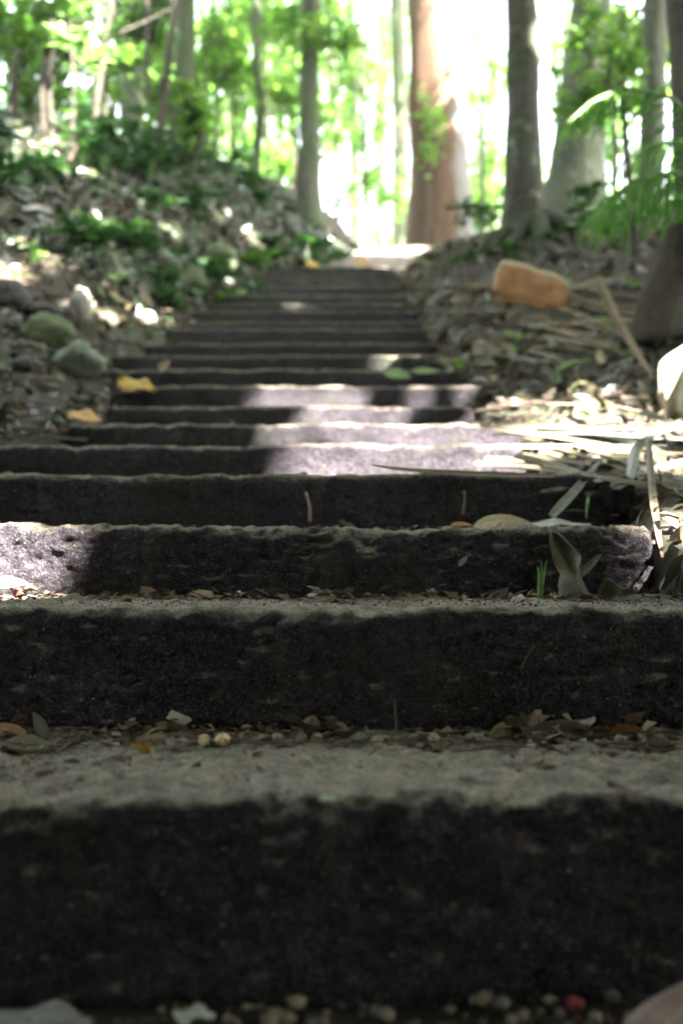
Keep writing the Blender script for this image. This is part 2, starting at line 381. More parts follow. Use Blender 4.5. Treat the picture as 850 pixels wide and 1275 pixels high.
# ------------------------------------------------------------------ stairway > step
def make_step(i):
    y0, top = SY[i], SH[i]
    bot = (SH[i - 1] if i else 0.0) - 0.07
    yb = (SY[i + 1] if i + 1 < len(SY) else y0 + 0.5) + 0.07
    a, b = SXL[i], SXR[i]
    r = 0.020 if i < 2 else 0.024
    near = i < 4
    prof = []
    nr = 54 if i < 3 else (16 if i < 6 else 10)
    for k in range(nr):
        prof.append((y0, bot + (top - r - bot) * k / nr, -1, 0))
    for k in range(6):
        t = k / 6 * math.pi / 2
        prof.append((y0 + r - r * math.cos(t), top - r + r * math.sin(t), -math.cos(t), math.sin(t)))
    nt = 40 if i < 2 else (14 if near else 8)
    for k in range(nt + 1):
        prof.append((y0 + r + (yb - y0 - r) * k / nt, top, 0, 1))
    prof.append((yb, bot, 1, 0))
    dx = 0.0065 if i < 3 else (0.02 if i < 7 else 0.035)
    ns = max(20, int((b - a) / dx))
    xs = list(np.linspace(a + 0.02, b - 0.02, ns))
    rings = [(a + 0.002, 0.022), (a + 0.006, 0.010)] + [(x, 0) for x in xs] + [(b - 0.006, 0.010), (b - 0.002, 0.022)]
    amp = 0.010 if i < 3 else 0.008
    rise = top - bot
    V = []; np_ = len(prof)
    off = i * 13.7
    for x, ins in rings:
        wob = 0.012 * fb(x * 1.3 + off, off, 0.3, 2)          # the nose line wanders in and out
        dip = (0.007 if i < 3 else 0.005) * fb(x * 1.7 + off, 5.5, off, 3) + (0.003 if i < 3 else 0.0015) * fb(x * 9 + off, 1.2, off, 3)
        # broken bites out of the nose
        bite = max(0.0, fb(x * 7.0 + off, 3.1, 2.2, 3) - 0.30) * (0.06 if i < 3 else 0.035)
        for (y, z, ny_, nz_) in prof:
            d = amp * fb(x * 16 + off, y * 16, z * 16, 4) + (0.0075 if i < 3 else 0.005) * fb(x * 48 + off, y * 48, z * 62, 2)
            f = max(0.0, min(1.0, (z - bot) / rise))
            edge = max(0, 1 - abs(y - y0) / 0.05) * max(0, 1 - (top - z) / 0.06)
            yy = y + ny_ * d + wob * f + ins * (1 if ny_ <= 0 else -1) + bite * edge
            zz = z + nz_ * d * 0.8 + dip * f - ins * f - bite * edge * 0.6
            V.append((x, yy, zz))
    Fq = []
    for q in range(len(rings) - 1):
        for k in range(np_ - 1):
            A = q * np_ + k; Fq.append((A, A + np_, A + np_ + 1, A + 1))
    base = (0.5 * (a + b), y0, top)
    me = bpy.data.meshes.new('step')
    fl = [list(f) for f in Fq] + [list(range(np_)), list(range((len(rings) - 1) * np_, len(rings) * np_))[::-1]]
    me.from_pydata(V, [], fl); me.update()
    for p in me.polygons: p.use_smooth = len(p.vertices) == 4
    me.materials.append(M_STONE if i < 9 else M_STONE_MOSS)
    return link('step', me, None, STAIR)
STAIR = empty('stairway', (0, 0, 0), 'long flight of worn black stone steps climbing through the forest', 'stairway')
for i in range(len(SY)): make_step(i)

# ------------------------------------------------------------------ leaves en masse (numpy)
def unit(a): return a / np.maximum(1e-9, np.linalg.norm(a, axis=1))[:, None]
def leaf_cloud(name, pos, length, width, mat, flat=0.5, droop=0.25, dirs=None, normals=None, filt=True):
    """each leaf is a folded blade of six corners with its own direction"""
    N = len(pos)
    if N == 0: return None
    length = np.broadcast_to(length, N).astype(float).copy(); width = np.broadcast_to(width, N).astype(float).copy()
    if filt:
        k = keep_mask(pos, length); pos = pos[k]; length = length[k]; width = width[k]
        if dirs is not None: dirs = dirs[k]
        if normals is not None: normals = normals[k]
        N = len(pos)
        if N == 0: return None
    if dirs is None:
        dirs = rng.normal(size=(N, 3)); dirs[:, 2] = dirs[:, 2] * (1 - flat) - droop; dirs = unit(dirs)
    if normals is None:
        normals = rng.normal(size=(N, 3)) * (1 - flat); normals[:, 2] += 1
    side = unit(np.cross(dirs, normals)); nrm = np.cross(side, dirs)
    L = length[:, None]; W = width[:, None]; fold = rng.uniform(0.05, 0.35, (N, 1)); bend = rng.uniform(-0.05, 0.3, (N, 1))
    c = pos - dirs * L * 0.5
    v0 = c
    v1 = c + dirs * L * 0.38 + side * W * 0.5 + nrm * W * fold
    v2 = c + dirs * L * 0.75 + side * W * 0.33 + nrm * (W * fold * 0.7 - L * bend * 0.4)
    v3 = c + dirs * L - nrm * L * bend
    v4 = c + dirs * L * 0.75 - side * W * 0.33 + nrm * (W * fold * 0.7 - L * bend * 0.4)
    v5 = c + dirs * L * 0.38 - side * W * 0.5 + nrm * W * fold
    v6 = c + dirs * L * 0.5 - nrm * L * bend * 0.2
    V = np.stack([v0, v1, v2, v3, v4, v5, v6], 1).reshape(-1, 3)
    b = (np.arange(N) * 7)[:, None]
    T = np.array([[0, 1, 6], [1, 2, 6], [2, 3, 6], [3, 4, 6], [4, 5, 6], [5, 0, 6]])
    Fc = (b[:, None, :] + T[None]).reshape(-1, 3)
    return mesh_np(name, V, Fc, False, mat)

def clump_points(center, rad, n, sub=None, hollow=0.25):
    """uneven crown: sub-clumps of leaves spread through an ellipsoid"""
    sub = sub or max(5, n // 130)
    c = rng.normal(size=(sub, 3)); c = unit(c) * (rng.uniform(hollow, 1, (sub, 1)) ** 0.6)
    w = rng.uniform(0.3, 1.0, sub); w /= w.sum()
    idx = rng.choice(sub, n, p=w)
    s = rng.uniform(0.16, 0.34, sub)[idx][:, None]
    p = c[idx] + rng.normal(size=(n, 3)) * s
    return np.array(center) + p * np.array(rad)

def tube(name, pts, radii, mat, parent=None, seg=12, nz=0.0, flare=0.0, lobes=5, fl_len=0.25, cap=True):
    pts = [Vector(p) for p in pts]
    # resample
    P2, R2 = [], []
    for i in range(len(pts) - 1):
        n = max(2, int((pts[i + 1] - pts[i]).length / max(0.02, radii[i] * 0.9))); n = min(n, 24)
        for k in range(n):
            t = k / n; P2.append(pts[i].lerp(pts[i + 1], t)); R2.append(radii[i] * (1 - t) + radii[i + 1] * t)
    P2.append(pts[-1]); R2.append(radii[-1])
    V = []; ph = rnd.random() * 6
    for i, (p, r) in enumerate(zip(P2, R2)):
        d = (P2[min(i + 1, len(P2) - 1)] - P2[max(i - 1, 0)]).normalized()
        u = d.cross(Vector((0.13, 0.99, 0.05)))
        if u.length < 0.1: u = d.cross(Vector((1, 0, 0)))
        u.normalize(); w = d.cross(u)
        h = (p - P2[0]).length
        for k in range(seg):
            a = 2 * math.pi * k / seg
            rr = r
            if nz: rr *= 1 + nz * fb(math.cos(a) * 1.3 + ph, math.sin(a) * 1.3, h * 2.2 / max(0.08, r * 6), 3)
            if flare: rr += flare * math.exp(-h / fl_len) * (0.55 + 0.6 * max(0, math.cos(lobes * a + ph)))
            V.append(p + u * math.cos(a) * rr + w * math.sin(a) * rr)
    fl = []
    for i in range(len(P2) - 1):
        for k in range(seg):
            k2 = (k + 1) % seg
            fl.append((i * seg + k, i * seg + k2, (i + 1) * seg + k2, (i + 1) * seg + k))
    if cap: fl += [tuple(range(seg))[::-1], tuple(range((len(P2) - 1) * seg, len(P2) * seg))]
    me = bpy.data.meshes.new(name); me.from_pydata([tuple(v) for v in V], [], fl); me.update()
    for p in me.polygons: p.use_smooth = len(p.vertices) == 4
    me.materials.append(mat)
    return link(name, me, None, parent)

# ------------------------------------------------------------------ sun flecks (photo pixel, depth, radius)
for g in [
    # bright flecks on the risers
    *[(x, y, 4.68, .05) for x in range(358, 436, 13) for y in (482, 500)], (525, 492, 4.7, .01), (590, 492, 4.7, .01),
    *[(x, y, 3.18, .055) for x in range(412, 670, 26) for y in (560, 583)], *[(x, 540, 3.78, .06) for x in range(510, 670, 28)],
    (350, 540, 3.8, .012), (420, 540, 3.8, .03), (450, 540, 3.8, .03), (400, 516, 4.3, .02), (440, 516, 4.3, .025), (490, 516, 4.3, .02),
    *[(x, y, 2.08, .035) for x in (-34, -10, 14, 34) for y in (660, 690, 715, 740)],
    *[(x, y, 2.1, .05) for x in (862, 885) for y in (655, 690, 725)], (850, 640, 2.3, .04), (885, 700, 2.2, .06),
    # right bank: dry fronds, pale sheath, litter
    (690, 560, 3.2, .04), (740, 575, 3.1, .04), (790, 565, 3.1, .05), (840, 560, 3.1, .06), (840, 600, 2.8, .04),
    (842, 430, 3.55, .09), (844, 470, 3.55, .09), (846, 510, 3.55, .08), (640, 500, 4.2, .05), (690, 495, 4.3, .06), (740, 510, 4.0, .07), (690, 520, 3.9, .05), (750, 490, 4.3, .04),
    # left bank litter strip
    (15, 322, 6.3, .03), (58, 352, 6.2, .03), (100, 388, 5.9, .05), (138, 404, 6.0, .03), (182, 396, 6.3, .05), (213, 402, 6.6, .04),
    # upper treads and the crest
    (308, 391, 7.0, .03), (372, 376, 7.7, .03),
    (480, 325, 10.2, .16), (500, 332, 9.9, .12), (440, 298, 12, .3), (470, 305, 12.3, .3), (520, 303, 12.5, .35), (560, 305, 12.3, .3), (600, 300, 12, .3),
    (30, 200, 8.6, .22), (60, 180, 9, .3), (90, 165, 9.2, .3), (50, 230, 8.2, .2), (80, 225, 8.3, .12), (10, 240, 8.0, .15), (30, 150, 9.5, .3), (100, 135, 10, .3),
    (210, 290, 8.3, .05), (300, 320, 8.6, .06), (120, 290, 7.6, .04), (170, 270, 8.4, .05), (270, 260, 9.6, .06), (330, 270, 9.8, .1), (400, 290, 10.8, .12),
    (660, 70, 7.2, .04), (100, 60, 5.2, .1), (120, 75, 5.2, .12), (150, 60, 5.2, .1), (60, 30, 5.2, .08),
    (742, 116, 4.86, .05), (722, 128, 4.85, .04),
]: gap(*g)

# ------------------------------------------------------------------ trees
def tree(name, label, pts, radii, bark, crowns, leaf, group=None, seg=16, nz=0.10, flare=0.0, fl_len=0.3, lobes=5, cat='tree', lsize=0.22, filt=True, limbs=True):
    base = Vector(pts[0])
    t = empty(name, base, label, cat, group)
    loc = lambda p: Vector(p) - base
    tube('trunk', [loc(p) for p in pts], radii, bark, t, seg, nz, flare, lobes, fl_len)
    allp = []; sz = []
    for (c, r, n) in crowns:
        p = clump_points(c, r, n); allp.append(p)
        if limbs:
            # a limb from the trunk into this clump, with side twigs
            k = min(range(len(pts)), key=lambda q: (Vector(pts[q]) - Vector(c)).length + (3 if pts[q][2] > c[2] else 0))
            A = loc(pts[k]); B = loc(c); mid = A.lerp(B, 0.5) + Vector((rnd.uniform(-.2, .2), rnd.uniform(-.2, .2), 0.12))
            rr = max(0.012, min(radii[k] * 0.4, 0.09))
            tube('limb', [A, mid, B, B + (B - mid) * 0.5], [rr, rr * 0.7, rr * 0.4, rr * 0.15], bark, t, 7)
    if allp:
        p = np.concatenate(allp)
        L = lsize * rng.uniform(0.6, 1.3, len(p))
        me = leaf_cloud('crown', p, L, L * rng.uniform(0.38, 0.55, len(p)), leaf, filt=filt)
        if me:
            o = link('crown', me, None, t); o.location = -base
            o['kind'] = 'stuff'
    return t

def px_trunk(l, extra=3.0):
    """trunk centre line from photo pixels [(px,py,depth)], carried on upwards past the frame"""
    pts = [tuple(P(*q)) for q in l]
    a, b = Vector(pts[-2]), Vector(pts[-1]); d = (b - a).normalized()
    pts[0] = (pts[0][0], pts[0][1], min(pts[0][2], ground_h(pts[0][0], pts[0][1])) - 0.12)
    return pts + [tuple(b + d * extra)]
def rpx(w, Y): return w / 2 / F * Y

# the mossy tree at the right of the stair
pts = px_trunk([(655, 318, 7.2), (652, 250, 7.2), (651, 160, 7.2), (650, 60, 7.2), (648, 0, 7.2)], 4.5)
top = pts[-1]
tree('mossy_tree', 'dark mossy tree trunk with spreading root flare right of the steps', pts,
     [rpx(54, 7.2), rpx(46, 7.2), rpx(43, 7.2), rpx(41, 7.2), rpx(40, 7.2), 0.09], B_DARK, [((top[0], top[1] - .5, top[2] + .3), (2.0, 1.6, 1.1), 2600)], L_CANOPY, seg=28, nz=0.10, flare=0.24, fl_len=0.20)
rt = bpy.data.objects['mossy_tree']
for k, (a, ln, r0) in enumerate([(-2.7, .5, .07), (-1.9, .42, .08), (-1.2, .55, .085), (-.5, .62, .09), (.2, .5, .07), (2.9, .45, .07)]):
    o_ = Vector(rt.location); q = []
    for t_ in (0.12, .3, .55, .8, 1.0):
        aa = a + .25 * math.sin(t_ * 4 + k); x = o_.x + math.cos(aa) * ln * t_; y = o_.y + math.sin(aa) * ln * t_
        q.append(Vector((x, y, ground_h(x, y) + .15 * (1 - t_) ** 1.5 - .02 * t_ - .01)) - o_)
    tube('root', q, [r0 * .9, r0 * .8, r0 * .6, r0 * .4, r0 * .15], B_ROOT, rt, 12, .25)
# big brown trunk at the crest
pts = px_trunk([(548, 304, 15), (548, 230, 15), (545, 120, 15), (540, 0, 15)], 5)
top = pts[-1]
tree('brown_barked_tree', 'broad brown barked tree standing at the head of the path', pts, [rpx(84, 15), rpx(77, 15), rpx(73, 15), rpx(66, 15), 0.22], B_SUNSIDE,
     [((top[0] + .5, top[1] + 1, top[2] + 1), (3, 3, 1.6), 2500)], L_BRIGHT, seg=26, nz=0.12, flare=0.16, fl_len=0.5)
# pale leaning trunk with buttress
pts = px_trunk([(706, 300, 9.6), (716, 220, 9.6), (726, 110, 9.6), (736, 0, 9.6)], 4)
top = pts[-1]
tree('buttressed_tree', 'pale grey leaning tree with buttress behind the palm fronds', pts, [rpx(84, 9.6), rpx(62, 9.6), rpx(54, 9.6), rpx(50, 9.6), 0.12], B_PALE,
     [((top[0] + .8, top[1], top[2] + .8), (2.2, 2, 1.2), 2000), (tuple(P(735, 60, 9.0)), (.42, .3, .55), 330), (tuple(P(775, 100, 9.0)), (.3, .3, .35), 140)], L_BRIGHT, seg=22, nz=0.08, flare=0.16, fl_len=0.5, lobes=3, lsize=0.14)
pts = px_trunk([(806, 330, 8.6), (810, 200, 8.6), (813, 90, 8.6), (815, 0, 8.6)], 4)
top = pts[-1]
tree('pale_brown_tree', 'straight pale brown trunk behind the arching palm frond', pts, [rpx(38, 8.6), rpx(32, 8.6), rpx(31, 8.6), rpx(30, 8.6), 0.07], B_PALE,
     [((top[0] + 1, top[1], top[2] + .8), (1.8, 1.8, 1.0), 1500)], L_BRIGHT, seg=18, flare=0.05)
pts = px_trunk([(866, 300, 6.6), (858, 180, 6.6), (852, 80, 6.6), (848, 0, 6.6)], 4)
top = pts[-1]
tree('dark_tree', 'dark shaded trunk cut by the right edge of the view', pts, [rpx(48, 6.6), rpx(42, 6.6), rpx(40, 6.6), rpx(40, 6.6), 0.09], B_THIN,
     [((top[0] + 1.4, top[1] - .8, top[2] + .8), (2.0, 1.8, 1.0), 2200)], L_CANOPY, seg=18, flare=0.06)
# trunks on the left bank
pts = px_trunk([(384, 262, 12), (386, 170, 12), (385, 90, 12), (387, 0, 12)], 3.5); top = pts[-1]
tree('slender_tree', 'slender grey green tree on the bank crest beside the path', pts, [rpx(30, 12), rpx(25, 12), rpx(24, 12), rpx(23, 12), 0.06], B_GREY,
     [((top[0], top[1] + .5, top[2] + .6), (1.8, 1.6, 1.1), 1500), (tuple(P(400, 30, 12)), (.6, .6, .4), 130)], L_BRIGHT, flare=0.06)
pts = px_trunk([(314, 246, 13), (320, 190, 13), (325, 130, 13), (319, 70, 13), (320, 0, 13)], 3); top = pts[-1]
tree('crooked_sapling', 'thin crooked sapling left of the slender grey tree', pts, [rpx(15, 13), rpx(12, 13), rpx(11, 13), rpx(11, 13), rpx(10, 13), 0.03], B_GREY,
     [((top[0], top[1], top[2] + .4), (1.3, 1.3, .9), 900)], L_BRIGHT, seg=12)
pts = px_trunk([(222, 224, 10), (226, 150, 10), (231, 70, 10), (232, 0, 10)], 3.5); top = pts[-1]
tree('green_stained_tree', 'green stained trunk standing above the leafy left bank', pts, [rpx(30, 10), rpx(26, 10), rpx(25, 10), rpx(24, 10), 0.06], B_GREY,
     [((top[0], top[1], top[2] + .5), (1.8, 1.6, 1.0), 1500), (tuple(P(235, 130, 9.6)), (.16, .16, .28), 110)], L_BRIGHT, flare=0.05, lsize=0.18)
pts = px_trunk([(192, 214, 9.5), (203, 130, 9.5), (212, 60, 9.5), (218, 0, 9.5)], 3); top = pts[-1]
tree('leaning_dark_sapling', 'thin dark sapling leaning right beside the green stained trunk', pts, [rpx(14, 9.5), rpx(12, 9.5), rpx(11, 9.5), rpx(10, 9.5), 0.03], B_THIN,
     [((top[0], top[1], top[2] + .4), (1.3, 1.3, .8), 900)], L_BRIGHT, seg=10)
pts = px_trunk([(162, 205, 11), (164, 120, 11), (166, 60, 11), (166, 0, 11)], 3); top = pts[-1]
tree('pale_left_tree', 'pale hazy trunk between the hanging vine and the leaning saplings', pts, [rpx(30, 11), rpx(26, 11), rpx(25, 11), rpx(24, 11), 0.06], B_PALE,
     [((top[0], top[1], top[2] + .5), (1.6, 1.6, 1.0), 1300)], L_BRIGHT)
pts = px_trunk([(60, 190, 9.3), (57, 120, 9.3), (62, 60, 9.3), (72, 0, 9.3)], 3); top = pts[-1]
tree('dark_left_tree', 'dark trunk behind the bright yellow green leaves', pts, [rpx(20, 9.3), rpx(17, 9.3), rpx(15, 9.3), rpx(14, 9.3), 0.04], B_THIN,
     [((top[0], top[1], top[2] + .3), (1.7, 1.5, .9), 1400), (tuple(P(50, 25, 8.8)), (.6, .4, .22), 200)], L_CANOPY, lsize=0.18)
pts = px_trunk([(112, 190, 9), (120, 130, 9), (129, 70, 9), (140, 0, 9)], 2.5); top = pts[-1]
tree('leaning_thin_sapling', 'very thin dark sapling leaning over the bank ferns', pts, [rpx(11, 9), rpx(9, 9), rpx(8, 9), rpx(8, 9), 0.02], B_THIN,
     [((top[0], top[1], top[2] + .2), (1.2, 1.2, .7), 900), (tuple(P(150, 20, 8.8)), (.55, .4, .18), 150)], L_CANOPY, seg=9, lsize=0.18)
pts = px_trunk([(12, 150, 9.5), (20, 80, 9.5), (35, 0, 9.5)], 2.5); top = pts[-1]
tree('slanting_left_sapling', 'slanting thin sapling at the left edge of the view', pts, [rpx(10, 9.5), rpx(8, 9.5), rpx(8, 9.5), 0.02], B_THIN,
     [((top[0], top[1], top[2] + .2), (1.4, 1.2, .7), 800)], L_BRIGHT, seg=9, lsize=0.18)
# far thin trunks
FAR = [(x_, rnd.uniform(225, 290), rnd.uniform(13, 26), rnd.uniform(5, 9), x_ + rnd.uniform(-16, 16), 'thin far trunk in the green haze beyond the crest') for x_ in (30, 85, 135, 150, 176, 245, 252, 280, 300, 335, 358, 405, 420, 455, 590, 600, 690, 698, 765, 790)]
FAR += [(268, 240, 15, 9, 266, 'far thin trunk between the green stained tree and the crooked sapling'), (612, 260, 20, 12, 612, 'yellow lit thin trunk between the two big trunks'),
       (497, 295, 20, 20, 494, 'blurred green brown trunk left of the broad brown tree'), (345, 245, 18, 9, 350, 'far pale stem right of the crooked sapling'),
       (290, 240, 17, 8, 285, 'far stem close left of the crooked sapling'), (440, 280, 22, 12, 436, 'faint far trunk right of the slender grey tree'), (470, 285, 24, 10, 474, 'faint far stem in the bright clearing')]
for (x, y, d, w, xt, lab) in FAR:
    pts = px_trunk([(x, y, d), ((x + xt) / 2 + 3, y / 2, d), (xt, 0, d)], 3); top = pts[-1]
    tree('far_tree', lab, pts, [rpx(w * 1.15, d), rpx(w, d), rpx(w * .9, d), 0.04], B_GREY, [((top[0], top[1], top[2] + .5), (1.6, 1.6, 1.0), 700)], L_BRIGHT, group='far trunks beyond the crest', seg=10, lsize=0.2)

# understorey saplings and bushes seen against the bright clearing: (px, py, depth, rx px, ry px, leaves, material, label)
def understorey(px, py, d, rx, ry, n, leaf, label, ls, name='understorey_shrub', group=None):
    c = P(px, py, d); g = ground_h(c.x, c.y)
    s = d / F
    base = (c.x, c.y, min(g, c.z - ry * s * 0.6) - 0.05)
    stem = [base, (c.x + .03, c.y, (base[2] + c.z) / 2), (c.x - .02, c.y, c.z), (c.x + .04, c.y + .02, c.z + ry * s * 0.6)]
    t = empty(name, base, label, 'shrub', group); B = Vector(base)
    tube('stem', [Vector(p) - B for p in stem], [.022, .018, .012, .004], B_THIN, t, 7)
    for k in range(4):
        a = rnd.random() * 6.28; e = Vector((math.cos(a) * rx * s * .7, math.sin(a) * rx * s * .4, rnd.uniform(-.3, .6) * ry * s))
        m = Vector(stem[2]) - B
        tube('branch', [m + Vector((0, 0, -ry * s * .3)), m + e * .6, m + e], [.009, .006, .002], B_THIN, t, 5)
    p = clump_points(c, (rx * s, max(0.25, rx * s * 0.8), ry * s), n)
    L = ls * rng.uniform(0.6, 1.35, n)
    me = leaf_cloud('foliage', p, L, L * rng.uniform(0.35, 0.55, n), leaf)
    if me:
        o = link('foliage', me, None, t, -B); o['kind'] = 'stuff'
    return t
US = [
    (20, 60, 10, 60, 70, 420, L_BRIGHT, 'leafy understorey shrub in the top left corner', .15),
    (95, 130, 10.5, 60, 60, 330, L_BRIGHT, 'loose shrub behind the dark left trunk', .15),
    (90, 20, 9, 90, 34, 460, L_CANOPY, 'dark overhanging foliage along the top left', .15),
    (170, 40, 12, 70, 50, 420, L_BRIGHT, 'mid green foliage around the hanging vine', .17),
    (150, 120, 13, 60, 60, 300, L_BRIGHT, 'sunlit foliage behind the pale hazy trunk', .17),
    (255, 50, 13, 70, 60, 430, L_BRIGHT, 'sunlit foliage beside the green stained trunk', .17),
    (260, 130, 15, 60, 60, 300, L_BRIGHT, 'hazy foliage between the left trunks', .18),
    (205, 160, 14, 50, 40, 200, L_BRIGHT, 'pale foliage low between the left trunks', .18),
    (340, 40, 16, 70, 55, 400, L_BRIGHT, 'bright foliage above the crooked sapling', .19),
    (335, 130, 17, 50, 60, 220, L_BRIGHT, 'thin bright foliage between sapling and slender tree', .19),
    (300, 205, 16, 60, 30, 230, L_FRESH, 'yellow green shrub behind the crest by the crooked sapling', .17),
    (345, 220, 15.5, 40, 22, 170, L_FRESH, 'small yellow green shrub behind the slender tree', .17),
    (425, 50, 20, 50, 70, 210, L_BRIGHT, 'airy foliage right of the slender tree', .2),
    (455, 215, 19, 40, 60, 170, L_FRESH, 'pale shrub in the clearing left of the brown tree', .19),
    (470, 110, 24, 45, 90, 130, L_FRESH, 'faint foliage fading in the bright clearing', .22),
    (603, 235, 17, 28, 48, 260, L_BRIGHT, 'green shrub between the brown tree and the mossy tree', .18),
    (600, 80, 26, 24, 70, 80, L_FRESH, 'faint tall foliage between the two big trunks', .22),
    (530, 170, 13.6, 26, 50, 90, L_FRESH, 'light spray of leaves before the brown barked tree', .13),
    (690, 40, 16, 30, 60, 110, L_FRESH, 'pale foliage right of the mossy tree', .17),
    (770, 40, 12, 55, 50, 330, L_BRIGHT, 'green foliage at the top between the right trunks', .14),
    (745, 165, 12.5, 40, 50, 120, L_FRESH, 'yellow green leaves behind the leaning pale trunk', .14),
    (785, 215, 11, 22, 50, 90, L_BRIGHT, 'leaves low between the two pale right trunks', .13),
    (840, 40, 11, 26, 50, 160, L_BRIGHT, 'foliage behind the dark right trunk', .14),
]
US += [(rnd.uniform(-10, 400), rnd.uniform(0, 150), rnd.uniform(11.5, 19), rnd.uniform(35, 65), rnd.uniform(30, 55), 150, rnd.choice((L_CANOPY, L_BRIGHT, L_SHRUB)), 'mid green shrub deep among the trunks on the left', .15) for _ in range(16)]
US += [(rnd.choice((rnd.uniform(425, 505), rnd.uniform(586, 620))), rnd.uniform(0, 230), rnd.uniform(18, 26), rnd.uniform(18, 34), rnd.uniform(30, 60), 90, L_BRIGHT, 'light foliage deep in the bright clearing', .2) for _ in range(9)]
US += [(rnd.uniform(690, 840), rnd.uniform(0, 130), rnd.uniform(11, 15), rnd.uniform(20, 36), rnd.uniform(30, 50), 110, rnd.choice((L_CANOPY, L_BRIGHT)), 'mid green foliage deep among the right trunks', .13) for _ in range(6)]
US += [
    (480, 40, 22, 40, 60, 170, L_FRESH, 'faint leafy boughs above the bright clearing', .2), (445, 140, 21, 40, 60, 170, L_FRESH, 'pale foliage at the left of the bright clearing', .2),
    (405, 180, 15, 26, 50, 130, L_BRIGHT, 'light foliage right beside the slender tree', .16), (490, 230, 18, 34, 40, 170, L_FRESH, 'low pale shrub at the far end of the path', .18),
    (612, 150, 22, 18, 90, 120, L_FRESH, 'tall pale sapling between the two big trunks', .2), (590, 262, 15.5, 30, 24, 200, L_BRIGHT, 'low green shrub at the right foot of the brown tree', .16),
    (130, 60, 10, 60, 40, 300, L_BRIGHT, 'sunlit leaves above the leaning thin sapling', .14), (40, 110, 11, 50, 45, 260, L_FRESH, 'yellow green foliage at the far left', .14),
    (200, 90, 12, 40, 60, 240, L_BRIGHT, 'green foliage around the leaning dark sapling', .15), (290, 90, 14, 50, 60, 260, L_BRIGHT, 'mid green foliage left of the crooked sapling', .16),
    (365, 80, 15, 40, 70, 240, L_BRIGHT, 'green foliage behind the slender tree', .16), (700, 110, 14, 26, 60, 160, L_BRIGHT, 'green leaves left of the leaning pale trunk', .14),
    (760, 90, 8.2, 34, 50, 190, L_BRIGHT, 'green leafy shoots before the leaning pale trunk', .1),
]
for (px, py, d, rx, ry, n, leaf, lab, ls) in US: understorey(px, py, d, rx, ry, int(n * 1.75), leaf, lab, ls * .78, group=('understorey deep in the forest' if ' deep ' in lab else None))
# forest mass far down the slope beyond the crest
pp = []
for k in range(70):
    x = rnd.uniform(-22, 16); y = rnd.uniform(26, 60)
    d = y
    px_ = 425 + x / d * F
    if 400 < px_ < 740 and rnd.random() < 0.75: continue
    pp.append(clump_points((x, y, rnd.uniform(5, 16) * d / 30), (2.2, 2.2, 1.8), 260))
p = np.concatenate(pp); L = 0.45 * rng.uniform(.7, 1.3, len(p))
tag(link('distant_forest_foliage', leaf_cloud('distant_forest_foliage', p, L, L * .5, L_FRESH)), kind='stuff')

# unseen trees added around and behind the viewpoint so their crowns shade the stair
SHADE = [
    ((6.0, 0.0), 7.4, (3.6, 3.2, 1.8), 9000), ((5.6, 4.6), 7.8, (3.0, 3.0, 1.6), 7500), ((4.2, -3.6), 7.2, (3.6, 3.0, 2.2), 12000), ((7.6, -4.5), 8.0, (3.6, 3.4, 3.0), 12000),
    ((-0.8, -5.6), 5.2, (3.8, 2.0, 3.2), 8500), ((-5.0, -4.2), 5.6, (3.2, 2.8, 3.4), 8000), ((4.5, -8.4), 5.0, (3.8, 2.4, 4.0), 8500), ((0.3, -2.8), 8.0, (4.2, 3.2, 1.8), 7000),
    ((-4.4, 0.6), 6.6, (3.0, 3.2, 2.6), 8500), ((-4.9, 6.4), 8.0, (2.8, 2.8, 1.8), 4600), ((3.4, 7.6), 8.4, (2.0, 1.9, 1.2), 3000),
    ((4.8, 11.4), 4.6, (1.7, 1.6, 2.0), 3600), ((0.6, 9.4), 6.4, (2.8, 1.6, 1.0), 2400), ((3.3, 1.5), 8.7, (1.8, 1.7, 1.1), 3400), ((2.9, 4.6), 8.7, (2.5, 2.7, 1.3), 6500), ((5.4, 2.0), 4.6, (1.7, 2.6, 2.6), 7000), ((-7.5, -1.0), 5.0, (2.8, 3.4, 3.8), 12000), ((-4.0, -9.0), 6.0, (4.4, 2.4, 4.6), 15000), ((7.6, -0.4), 4.0, (2.0, 3.6, 3.0), 9000),
]
for (xy, h, r, n) in SHADE:
    x, y = xy; g = ground_h(x, y)
    bx = x if abs(x) > 3 or y < -3 else (3.6 if x > 0.3 else -3.8)      # no trunk stands on the stair: it leans over from the side
    by = 3.9 if (x, y) == (3.3, 1.5) else y
    gb = ground_h(bx, by)
    pts = [(bx, by, gb - .2), (bx + .1, by + .05, gb + 2.2), (bx * .8 + x * .2, by * .8 + y * .2, gb + (g - gb) * .5 + h * .62), (x, y, g + h)]
    c = (x, y, g + h)
    subs = [(c, r, n)]
    tree('shade_tree', 'unseen leafy tree added outside the view to shade the steps', pts, [.2, .16, .12, .05], B_GREY, subs, L_CANOPY,
         group='shade trees around the viewpoint', seg=14, flare=0.12, lsize=0.34)
# unseen shrubs added behind the viewpoint to screen the risers from the sky
for k in range(9):
    x = -6.4 + 1.6 * k + rnd.uniform(-.3, .3); y = -3.6 + rnd.uniform(-.6, .6) + max(0, abs(x) - 3) * .6
    t = empty('screen_shrub', (x, y, 0), 'unseen dense shrub added behind the viewpoint to block sky light', 'shrub', 'screening shrubs behind the viewpoint')
    tube('stem', [(0, 0, -.1), (.05, 0, .7), (0, .05, 1.6)], [.05, .04, .01], B_THIN, t, 8)
    p = clump_points((0, 0, 1.3), (1.3, .8, 1.6), 1900)
    L = .26 * rng.uniform(.6, 1.3, len(p))
    o = link('foliage', leaf_cloud('foliage', p, L, L * .45, L_CANOPY, filt=False), None, t); o['kind'] = 'stuff'

